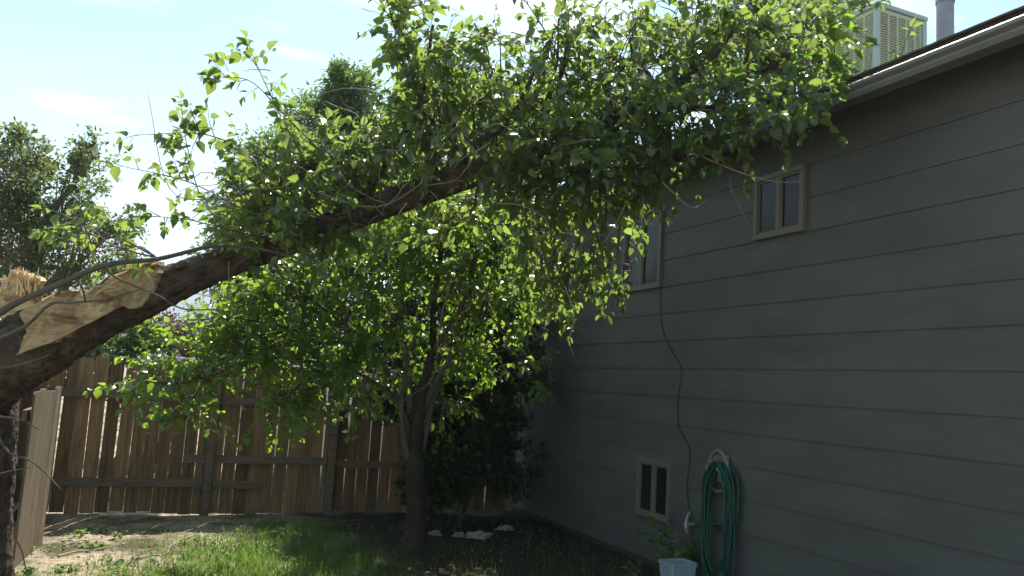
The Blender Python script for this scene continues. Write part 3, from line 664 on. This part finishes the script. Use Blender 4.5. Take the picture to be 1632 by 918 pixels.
# ------------------------------------------------------------------ small standing tree
rng = np.random.default_rng(5)
st = empty('small_tree', (2.6, 8.05, 0), 'small slender tree standing in the yard before the back fence, bright leaves reaching left', 'tree')
base = np.array([2.58, 8.05, -.05])
P = curve([base, base+np.array([.02, 0, .4]), at(662, 720, 8.1), at(668, 640, 8.1), at(688, 560, 8.1), at(692, 470, 8.1), at(706, 380, 8.1), at(700, 300, 8.1)], 70)
bark_tube('trunk', P, np.interp(np.linspace(0, 1, len(P)), [0, .06, .2, .4, .5, 1], [.17, .115, .088, .07, .04, .015]), 22, mat('small_bark', (.052, .044, .036), .9, .2, noise_amt=.5, scale=9, bump=.9, bscale=18), st, .10, 9, 3)
sc = Crown(.066, .045, 1, 1.7)
def sroot(f): return P[int(f*(len(P)-1))]
for pts, r in (([(655, 700, 8.1), (635, 640, 8.0), (600, 560, 7.9), (540, 480, 7.7), (470, 430, 7.6)], .04), ([(672, 720, 8.1), (690, 640, 8.25), (720, 560, 8.3), (750, 470, 8.4), (760, 380, 8.4)], .035), ([(650, 730, 8.05), (640, 650, 7.95), (655, 560, 7.9), (700, 450, 7.9)], .03), ([(660, 690, 8.1), (700, 600, 8.2), (760, 510, 8.3), (790, 420, 8.4)], .035), ([(655, 660, 8.1), (648, 560, 8.2), (640, 470, 8.2), (630, 380, 8.2)], .04),
               ([(640, 640, 8.0), (560, 590, 7.7), (450, 570, 7.4), (340, 560, 7.2)], .022), ([(600, 560, 7.9), (520, 540, 7.6), (400, 510, 7.4), (300, 510, 7.2)], .02), ([(690, 560, 8.1), (740, 480, 8.0), (760, 400, 8.0), (800, 330, 8.0)], .03), ([(600, 560, 7.9), (500, 480, 7.6), (420, 430, 7.5)], .02)):
    sc.T.add(curve([at(*q) for q in pts], 20), r, r*.35, 7, .06)
for (px, py, rx, ry, d, dd, n, rp) in [
 (300, 520, 80, 25, 7.1, .35, 22, (400, 515, 7.3)), (260, 610, 45, 28, 6.8, .3, 16, (420, 570, 7.3)), (330, 600, 60, 30, 6.9, .3, 20, (440, 570, 7.4)), (290, 660, 28, 16, 6.8, .2, 6, (330, 600, 7.0)), (390, 470, 50, 35, 7.3, .4, 24, (450, 440, 7.5)),
 (400, 540, 55, 40, 7.2, .4, 30, (450, 530, 7.5)), (450, 640, 45, 28, 7.0, .3, 22, (520, 590, 7.6)), (500, 600, 55, 40, 7.3, .4, 30, (560, 580, 7.7)), (470, 480, 70, 60, 7.5, .6, 46, (520, 470, 7.7)),
 (560, 430, 70, 60, 7.8, .6, 46, (600, 500, 7.9)), (560, 540, 65, 45, 7.6, .5, 36, (600, 560, 7.9)), (640, 400, 65, 65, 8.0, .6, 44, (645, 470, 8.2)), (620, 500, 55, 50, 7.9, .5, 30, (645, 530, 8.1)), (700, 350, 65, 50, 8.1, .6, 40, (710, 400, 8.1)),
 (730, 430, 60, 55, 8.2, .6, 40, (740, 480, 8.1)), (790, 390, 50, 50, 8.1, .5, 28, (790, 420, 8.3)), (780, 490, 45, 40, 8.2, .5, 20, (765, 500, 8.2)), (800, 570, 40, 40, 8.4, .4, 9, (760, 520, 8.2)), (690, 560, 60, 50, 8.3, .5, 24, (690, 560, 8.1)), (600, 600, 50, 35, 8.2, .4, 16, (640, 590, 8.1)), (740, 560, 50, 50, 8.4, .4, 20, (740, 500, 8.1)), (840, 500, 35, 50, 8.6, .3, 12, (790, 430, 8.3)), (850, 590, 30, 35, 8.9, .3, 7, (790, 520, 8.5)), (440, 560, 60, 35, 7.6, .6, 22, (500, 540, 7.6)), (540, 330, 70, 50, 8.0, .6, 26, (600, 400, 8.1)), (640, 320, 60, 40, 8.0, .5, 26, (700, 400, 8.1)), (760, 320, 60, 40, 8.0, .5, 26, (760, 400, 8.0)), (850, 350, 50, 50, 8.3, .4, 22, (800, 340, 8.0)), (850, 430, 40, 50, 8.4, .4, 16, (790, 430, 8.3)), (440, 430, 60, 35, 7.4, .4, 20, (500, 480, 7.6)), (700, 640, 50, 40, 8.5, .4, 12, (690, 600, 8.1)), (580, 640, 40, 30, 8.2, .35, 9, (600, 580, 7.9))]:
    sc.cluster(at(*rp), at(px, py, d), pxr(rx, ry, d, dd), n, .010, (.2, .45), .35)
sc.T.build('branches', M_twig, st); sc.Lf.build('crown', M_leafB, st)

# ------------------------------------------------------------------ generic far trees / shrubs
def far_tree(name, lab, base, lobes, m, n, ls, wid=.8, trunk_r=.12, top=None, cat='tree', group=None, twigmat=None, simple=True, bare=0):
    """lobes: (centre xyz, radii, weight). Leaves sit in many small clumps on twigs inside the lobes."""
    o = empty(name, tuple(base), lab, cat, group)
    T = Tubes(); Lf = Leaves(); base = np.array(base, float)
    C = [np.array(l[0]) for l in lobes]; top = np.array(top) if top is not None else np.mean(C, 0)
    trunk = curve([base, base*.6+top*.4+rng.normal(0, .08, 3), top], 16)
    tt = Tubes(); tt.add(trunk, trunk_r, trunk_r*.25, 9, .06); tt.build('trunk', M_bark, o)
    w = np.array([l[2] for l in lobes], float); w /= w.sum()
    for (c, r, wt), ww in zip(lobes, w):
        c = np.array(c, float); r = np.array(r, float)
        f = np.clip((c[2]-base[2]-.3*r[2])/(top[2]-base[2]+1e-3)*.8, .25, .95)
        a = trunk[int(f*(len(trunk)-1))]; Pm = curve([a, (a+c)/2+rng.normal(0, .08, 3), c], 8); T.add(Pm, trunk_r*.35, trunk_r*.12, 6)
        nc = max(4, int(n*ww/34))
        for k in range(nc):
            u = rng.normal(0, 1, 3); u /= np.linalg.norm(u); q = c+u*r*rng.uniform(.35, 1.0)**.6*rng.choice([1, 1, 1.12])
            j = Pm[rng.integers(3, len(Pm))]; T.add([j, (j+q)/2+rng.normal(0, .06, 3), q], trunk_r*.08, .004, 4)
            m_ = int(rng.uniform(22, 46)); cs = r.mean()*.17*rng.uniform(.7, 1.4)
            Pq = q+rng.normal(0, 1, (m_, 3))*np.array([1, 1, .7])*cs
            X = nrm(u)+rng.normal(0, .7, (m_, 3))+np.array([0, 0, -.25]); Z = rng.normal(0, .7, (m_, 3))+np.array([0, 0, 1.0])
            Lf.addn(Pq, X, Z, ls*rng.uniform(.6, 1.3, m_))
    for i in range(bare):
        c = C[rng.integers(2)] if rng.random() < .4 else C[7]; a = c+rng.normal(0, .25, 3); v = nrm(rng.normal(0, 1, 3)); Pb = [a]
        for k in range(6): v = nrm(v+rng.normal(0, .35, 3)); Pb.append(Pb[-1]+v*.12)
        T.add(Pb, .012, .004, 4)
    T.build('branches', twigmat or M_twig, o); Lf.build('crown', m, o, simple, wid)
    return o
def lobe(px, py, rx, ry, d, dd, w): return (at(px, py, d), (rx*d/FP, dd, ry*d/FP), w)
rng = np.random.default_rng(12)
far_tree('leafy_tree', 'loose grey-green tree beyond the left corner of the fence', (at(60, 600, 14)[0], at(60, 600, 14)[1], -.1),
 [lobe(30, 290, 55, 70, 13.5, 1.0, 2.2), lobe(30, 400, 70, 60, 13.5, 1.0, 2.0), lobe(120, 310, 45, 50, 13.8, .9, 1.0), lobe(150, 250, 28, 35, 13.8, .6, .6), lobe(140, 390, 65, 50, 13.5, .9, 1.6), lobe(40, 240, 35, 30, 13.5, .7, .8), lobe(195, 350, 28, 25, 13.5, .6, .35), lobe(80, 480, 120, 50, 13.5, 1.0, 2.0), lobe(-40, 350, 60, 120, 13.5, 1, 1.6), lobe(200, 420, 30, 25, 13.6, .6, .25)],
 M_leafC, 15000, .095, .9, .2, at(60, 300, 13.6), bare=60, twigmat=M_twig2)
far_tree('conical_tree', 'pointed feathery tree standing alone behind the fallen crown', (at(560, 600, 17)[0], at(560, 600, 17)[1], -.1),
 [lobe(552, 145, 36, 45, 16.5, .5, 1.0), lobe(530, 200, 75, 50, 16.5, .8, 2.4), lobe(590, 190, 40, 50, 16.5, .6, .7), lobe(540, 270, 90, 50, 16.5, 1.1, 1.6), lobe(640, 260, 50, 60, 16.5, .8, 1.0), lobe(550, 370, 110, 60, 16.5, 1.2, 1.6), lobe(543, 118, 14, 20, 16.5, .2, .25)],
 M_leafD, 24000, .11, .55, .16, at(548, 130, 16.5))
far_tree('dark_tree', 'dark dense tree beyond the fence behind the middle of the fallen trunk', (at(430, 600, 14.5)[0], at(430, 600, 14.5)[1], -.1),
 [lobe(435, 265, 55, 60, 14.3, .7, 1.6), lobe(400, 340, 65, 65, 14.3, .8, 2.0), lobe(470, 350, 60, 70, 14.3, .9, 1.5), lobe(365, 420, 45, 50, 14.3, .7, 1.1), lobe(430, 440, 90, 50, 14.3, .9, 1.6), lobe(460, 520, 80, 45, 14.3, .9, 1.3), lobe(385, 510, 40, 40, 14.0, .7, .6)],
 M_leafD, 22000, .11, .6, .18, at(430, 250, 14.3))
far_tree('broad_tree', 'broad dark green tree beyond the fence behind the small standing tree, top added to shade the yard', (at(700, 640, 12.5)[0], at(700, 640, 12.5)[1], -.1),
 [lobe(600, 480, 80, 90, 12.4, 1.0, 2), lobe(700, 420, 80, 110, 12.6, 1.0, 2.2), lobe(780, 440, 70, 110, 13, 1.0, 2), lobe(640, 330, 90, 80, 12.8, 1.0, 2), lobe(760, 300, 80, 80, 13.2, 1, 1.6), lobe(820, 530, 40, 60, 13, .6, .8), lobe(540, 560, 60, 40, 12.2, .6, 1), lobe(720, 180, 70, 60, 13, 1.2, 1.8), lobe(840, 200, 80, 70, 13.2, 1.2, 2.0), lobe(940, 230, 70, 70, 13.4, 1.2, 1.6), lobe(700, 120, 40, 30, 13.2, .8, .6), lobe(850, 330, 80, 80, 13.3, 1.0, 1.6), lobe(640, 560, 80, 40, 12.4, .6, 1.6), lobe(760, 560, 80, 50, 12.6, .6, 1.6), lobe(820, 430, 60, 60, 12.8, .6, 1.4)],  # upper lobes added behind the fallen crown to cast shade on the yard
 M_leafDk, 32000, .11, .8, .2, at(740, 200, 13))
far_tree('plum_bush', 'low purplish leafy bush behind the white camper roof', (at(270, 600, 15)[0], at(270, 600, 15)[1], -.1),
 [lobe(250, 525, 45, 28, 15.5, .8, 1.3), lobe(310, 545, 45, 26, 15.5, .8, 1.2), lobe(350, 560, 30, 20, 15.4, .6, .5)], M_leafP, 5000, .09, .7, .08, at(270, 530, 15.5), cat='bush')
far_tree('green_bush', 'mid green bush just over the fence below the torn trunk', (at(190, 620, 12)[0], at(190, 620, 12)[1], -.1),
 [lobe(180, 555, 50, 24, 11.6, .4, 1.2), lobe(120, 590, 60, 30, 11.6, .5, 1.2), lobe(235, 535, 35, 20, 11.6, .4, .7)], M_leafD, 3200, .085, .8, .05, at(180, 560, 11.6), cat='bush', simple=False)
far_tree('roof_side_tree', 'tree top showing over the roof behind the cooler and crown', (at(1290, 600, 15)[0], at(1290, 600, 15)[1], -.1),
 [lobe(1250, 20, 90, 70, 14, 1, 1.6), lobe(1320, -10, 45, 30, 14, .8, .6), lobe(1160, 60, 70, 50, 14, .9, 1.0), lobe(1310, 60, 30, 40, 14, .6, .6), lobe(1200, -60, 120, 50, 14, .9, 1.0)], M_leafC, 8000, .11, .8, .2, at(1260, 40, 14))
# dark shrub in the corner by the wall
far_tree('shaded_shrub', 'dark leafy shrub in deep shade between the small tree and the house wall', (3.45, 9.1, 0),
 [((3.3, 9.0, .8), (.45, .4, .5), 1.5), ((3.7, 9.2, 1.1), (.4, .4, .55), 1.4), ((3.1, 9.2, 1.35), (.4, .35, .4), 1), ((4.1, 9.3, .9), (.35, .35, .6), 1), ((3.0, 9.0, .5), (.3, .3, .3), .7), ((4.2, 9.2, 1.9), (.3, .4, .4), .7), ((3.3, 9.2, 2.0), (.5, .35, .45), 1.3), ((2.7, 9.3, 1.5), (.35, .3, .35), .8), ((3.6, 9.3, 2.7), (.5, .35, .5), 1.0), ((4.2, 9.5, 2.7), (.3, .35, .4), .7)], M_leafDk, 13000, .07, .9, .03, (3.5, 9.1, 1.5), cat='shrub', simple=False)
# extra masses so that the town beyond is closed by greenery
for (x, y, h, lab) in ((-7, 24, 4.2, 'far tree beyond the fence at the left edge of the view'), (2.5, 30, 4.0, 'far tree low on the skyline left of the conical tree'), (10, 26, 5.0, 'far tree behind the house end')):
    far_tree('far_tree', lab, (x, y, -.1), [((x, y, h*.6), (2.2, 1.5, h*.35), 2), ((x+1.6, y, h*.5), (1.5, 1.2, h*.3), 1), ((x-1.6, y, h*.5), (1.5, 1.2, h*.3), 1)], M_leafC, 4200, .17, .8, .15, (x, y, h*.8), group=None)

# camper roof beyond the fence
cp = at(232, 575, 13.5); campr = empty('camper', (cp[0], cp[1], 0), 'white-roofed camper peeking over the back fence', 'camper')
x0, y0c = cp[0]+.0, cp[1]
mb = MB(); mb.box(x0+.05, x0+.72, y0c, y0c+2.2, .4, 1.68); mb.build('body', M_grey, campr, bevel=.02)
mb = MB(); mb.prism([(x0-.02, 1.68), (x0+.78, 1.68), (x0+.76, 1.80), (x0+.05, 1.84), (x0-.02, 1.78)], y0c-.08, y0c+2.3, 1); mb.build('roof', M_white, campr, bevel=.015)
mb = MB(); mb.box(x0+.46, x0+.54, y0c-.006, y0c+.01, 1.58, 1.64); mb.build('window', M_glass, campr)
for yy in (.3, 1.5): mb = MB(); mb.prism([(y0c+yy+.2*math.cos(a*.393), .2+.2*math.sin(a*.393)) for a in range(16)], x0+.3, x0+.5, 0); mb.build('wheel', M_cable, campr)

# ------------------------------------------------------------------ hose, hanger, cable, bucket
hang = empty('hose_hanger', (WX, 5.93, 1.05), 'cream plastic hose hanger screwed to the siding', 'hose hanger')
T = Tubes(); cyh, czh = 5.93, 1.06
th = np.linspace(0, 2*np.pi, 40)
T.add(np.stack([np.full(40, WX-.055), cyh+.155*np.sin(th)*(1-.25*np.maximum(0, np.cos(th))), czh-.02+.175*np.cos(th)], -1), .016, .016, 8); T.build('rim', M_cream, hang)
T = Tubes(); T.add(np.stack([np.full(24, WX-.10), cyh-.11*np.cos(np.linspace(0, np.pi, 24)), czh-.10+.12*np.sin(np.linspace(0, np.pi, 24))], -1), .018, .018, 8)
T.add([(WX-.055, cyh-.10, czh+.08), (WX-.09, cyh-.05, czh+.02)], .01, .01, 6); T.add([(WX-.055, cyh+.10, czh+.08), (WX-.09, cyh+.05, czh+.02)], .01, .01, 6); T.build('cradle', M_cream, hang)
mb = MB(); mb.box(WX-.045, WX-.016, cyh-.11, cyh+.11, czh-.12, czh+.13); mb.build('back_plate', mat('hanger_plate', (.22, .2, .18), .7, .2), hang, bevel=.02)  # plate slightly darker than the cream rim
T = Tubes(); rng = np.random.default_rng(3)
for i in range(11):
    off = rng.uniform(-.03, .03); lowz = rng.uniform(.02, .25) if i < 8 else rng.uniform(.4, .6); w = .13+.011*i+rng.uniform(-.01, .01); xx = WX-.05-rng.uniform(0, .09); ph = rng.uniform(0, 6)
    ztop = czh+.03+.013*(i % 4)
    pts = []
    for t in np.linspace(0, 2*np.pi, 33):
        yy = cyh-.07+w*math.sin(t)*(.85+.25*(1-math.cos(t))*.3); zz = (ztop+lowz)/2+(ztop-lowz)/2*(math.copysign(abs(math.cos(t))**.75, math.cos(t)))
        pts.append((xx+.012*math.sin(3*t+i), yy+.012*math.sin(5*t+ph)*(1-math.cos(t))/2+off*(1-math.cos(t))/2, zz))
    T.add(pts, .010, .010, 8)
ho = T.build('garden_hose', M_hose); tag(ho, 'green garden hose looped over the hanger on the house wall', 'hose')
T = Tubes(); T.add(curve([(WX-.018, 6.99, 2.75), (WX-.02, 6.93, 2.36), (WX-.022, 6.75, 2.12), (WX-.02, 6.57, 1.92), (WX-.02, 6.61, 1.65), (WX-.02, 6.58, 1.38), (WX-.022, 6.39, 1.17), (WX-.02, 6.42, .85), (WX-.02, 6.35, .54), (WX-.03, 6.3, .35)], 60), .0042, .0042, 6)
tag(T.build('cable', M_cable), 'thin dark cable wandering down the siding from the half-hidden window', 'cable')
T = Tubes(); T.add(curve([(WX-.03, 6.34, .62), (WX-.09, 6.3, .58), (WX-.12, 6.28, .5), (WX-.09, 6.28, .44)], 12), .016, .02, 8); T.add([(WX-.0, 6.3, .52), (WX-.1, 6.3, .52)], .022, .022, 8)
tag(T.build('tap', M_metal), 'small outdoor tap at the foot of the cable', 'tap')
# bucket
bq = at(1080, 906, 6.9); bz = bq[2]
def rbox(cx, cy, hx, hy, z0, z1, taper, r=.02):
    V = []; F = []; prof = [(z0, 1-taper), (z1-.03, 1.0), (z1-.03, 1.06), (z1, 1.06), (z1, .98), (z1-.02, .97), (z1-.021, .0)]
    ring = []
    for sx_, sy_, a0 in ((1, 1, 0), (-1, 1, 90), (-1, -1, 180), (1, -1, 270)):
        for a in range(0, 91, 30): ring.append((sx_*(hx-r)+r*math.cos(R_(a0+a)), sy_*(hy-r)+r*math.sin(R_(a0+a))))
    k = len(ring)
    for z, s_ in prof:
        for u, v in ring: V.append((cx+u*s_, cy+v*s_, z))
    for j in range(len(prof)-1):
        for i in range(k): F.append([j*k+i, j*k+(i+1) % k, (j+1)*k+(i+1) % k, (j+1)*k+i])
    return V, F
V, F = rbox(bq[0], bq[1], .125, .10, 0.0, bz+.06, .14); bk = mesh_obj('bucket', V, F, M_bucket, None); tag(bk, 'pale blue-white square plastic tub at the foot of the wall', 'tub')

# weeds by the wall
def weed(x, y, h, n, lab, ls=.07):
    o = empty('weed', (x, y, 0), lab, 'weed'); c = Crown(ls, .045)
    for i in range(n):
        a = rng.uniform(0, 6.28); c.spray((x+rng.normal(0, .04), y+rng.normal(0, .04), 0), (math.cos(a)*.35, math.sin(a)*.35, 1), h*rng.uniform(.6, 1.1), .25, ls, .004)
    c.T.build('stem', M_twig, o); c.Lf.build('leaves', M_leafB, o)
rng = np.random.default_rng(31)
weed(4.45, 6.25, .55, 12, 'leafy weed growing under the tap between tub and hose', .08)
weed(4.5, 5.72, .20, 8, 'low weed sprawling at the foot of the green hose', .06)
weed(4.55, 5.2, .22, 6, 'low weed at the bottom edge right of the hose', .06)
weed(4.1, 6.35, .18, 7, 'short weed in front of the pale tub', .05)

# pale stones standing in for sunlit ground patches behind the small tree
random.seed(8)
for i, (x, y, s, lab) in enumerate(((3.05, 8.72, .07, 'smallest pale stone standing in for a sunlit patch, nearest the small tree'), (3.28, 8.62, .06, 'middle pale stone standing in for a sunlit patch behind the small tree'), (3.5, 8.55, .12, 'largest flat pale stone standing in for a sunlit patch behind the small tree'), (3.95, 8.9, .09, 'dull stone in shade closest to the wall'))):
    import bmesh
    bm = bmesh.new(); bmesh.ops.create_icosphere(bm, subdivisions=3, radius=1)
    for v in bm.verts:
        k = .8+.55*noise.noise(v.co*1.3+Vector((i*5, 0, 0)))+.4*noise.noise(v.co*3.2+Vector((i, 3, 0))); v.co = Vector((v.co.x*1.3*s*k+x, v.co.y*s*k*.8+y, max(-.03, v.co.z*.55*s*k)+.015))
    me = bpy.data.meshes.new('stone'); bm.to_mesh(me); bm.free(); me.materials.append(M_stone)
    o = bpy.data.objects.new('stone', me); col.objects.link(o); tag(o, lab, 'stone', 'pale stones behind the small tree')

# ------------------------------------------------------------------ grass, litter, fallen sticks
rng = np.random.default_rng(77)
def dens(x, y):
    n = noise.noise(Vector((x*.9, y*.9, 2.2)))+.5*noise.noise(Vector((x*2.7, y*2.7, 7)))
    g = (x-.35)*.9 + (8.3-y)*.55   # turf thickens to the right and toward the viewer
    return np.clip(.25+.55*g+n*.9, .03, 1)
GV = []; GF = []; cnt = 0
Pg = []
while len(Pg) < 26000:
    x = rng.uniform(-1.0, 4.5); y = rng.uniform(5.6, 9.9)
    if y > 9.3 and rng.random() < .7: continue
    if rng.random() < dens(x, y)*(1 if x < 1.2 else max(.04, 1-(x-1.2)*.8)): Pg.append((x, y))
Pg = np.array(Pg); n = len(Pg); h = rng.gamma(5, .011, n)*np.clip(.6+.5*(Pg[:, 0]), .55, 1.15); a = rng.uniform(0, 6.28, n); w = rng.uniform(.0022, .004, n)
z = np.array([gh(x, y) for x, y in Pg]); b0 = np.stack([Pg[:, 0], Pg[:, 1], z-.005], -1)
dirv = np.stack([np.cos(a), np.sin(a), 0*a], -1); ln = np.stack([np.cos(a+rng.normal(1.57, .6, n)), np.sin(a+rng.normal(1.57, .6, n)), 0*a], -1)*(h*rng.uniform(.1, .8, n))[:, None]
up = np.stack([0*a, 0*a, h], -1)
V = np.stack([b0-dirv*w[:, None], b0+dirv*w[:, None], b0+up*.55+ln*.35+dirv*w[:, None]*.8, b0+up*.55+ln*.35-dirv*w[:, None]*.8, b0+up+ln], 1)
off = (np.arange(n)*5)[:, None]
kind(fast_mesh('grass', V.reshape(-1, 3), [np.array([[0, 1, 2, 3]])+off, np.array([[3, 2, 4]])+off], M_grass), 'stuff', 'short patchy grass growing over bare dirt', 'grass')
lt = Leaves()
for i in range(2600):
    x = rng.uniform(-.9, 4.4); y = rng.uniform(5.8, 9.9)
    if x > 1.5 and rng.random() < .7: continue
    lt.add(np.array([x, y, gh(x, y)+.006]), np.array([rng.normal(), rng.normal(), rng.normal(0, .15)]), np.array([rng.normal(0, .35), rng.normal(0, .35), 1]), rng.uniform(.015, .05))
kind(lt.build('leaf_litter', M_litter, None, True), 'stuff', 'dry leaves and wood chips scattered on the dirt', 'litter')
lt = Leaves()      # broadleaf ground weeds
for i in range(150):
    x = rng.uniform(-.8, 1.5); y = rng.uniform(6.6, 9.2)
    if noise.noise(Vector((x*1.6, y*1.6, 11))) < -.05: continue
    for k in range(rng.integers(6, 20)):
        a = rng.uniform(0, 6.28); e = rng.uniform(.2, .9)
        lt.add(np.array([x+rng.normal(0, .03), y+rng.normal(0, .03), gh(x, y)+rng.uniform(0, .05)]), np.array([math.cos(a), math.sin(a), e]), np.array([rng.normal(0, .3), rng.normal(0, .3), 1]), rng.uniform(.02, .05))
kind(lt.build('ground_weeds', M_grass, None), 'stuff', 'low broadleaf weeds dotted over the sunny dirt', 'weeds')
for i, (pts, r, lab) in enumerate((
    ([(92, 888), (120, 880), (150, 876), (185, 870)], .009, 'pale crooked stick lying on the dirt, left one'),
    ([(210, 890), (240, 884), (262, 881), (270, 876)], .009, 'pale short stick lying where the grass begins'),
    ([(100, 872), (125, 865), (150, 862), (170, 858)], .006, 'thin pale stick lying near the side fence'))):
    W3 = []
    for q in pts:
        d = at(q[0], q[1], 1)-CAM; t = -CAM[2]/d[2]; w3 = CAM+d*t; w3[2] = gh(w3[0], w3[1])+.014; W3.append(w3)
    T = Tubes(); T.add(curve(W3, 14), r, r*.5, 6, .1); tag(T.build('stick', M_twig2), lab, 'stick', 'sticks on the dirt')

# ------------------------------------------------------------------ air
mb = MB(); mb.box(-2700, 2700, -300, 2700, -2.5, 260)
hz = bpy.data.materials.new('haze_air'); hz.use_nodes = True; t = hz.node_tree; t.nodes.clear()
o_ = t.nodes.new('ShaderNodeOutputMaterial'); v_ = t.nodes.new('ShaderNodeVolumePrincipled'); v_.inputs['Color'].default_value = (.72, .82, 1, 1); v_.inputs['Density'].default_value = .0006; v_.inputs['Anisotropy'].default_value = .2
t.links.new(v_.outputs[0], o_.inputs['Volume'])
kind(mb.build('haze', hz), 'stuff', 'thin pale blue air haze over the far hills', 'haze')
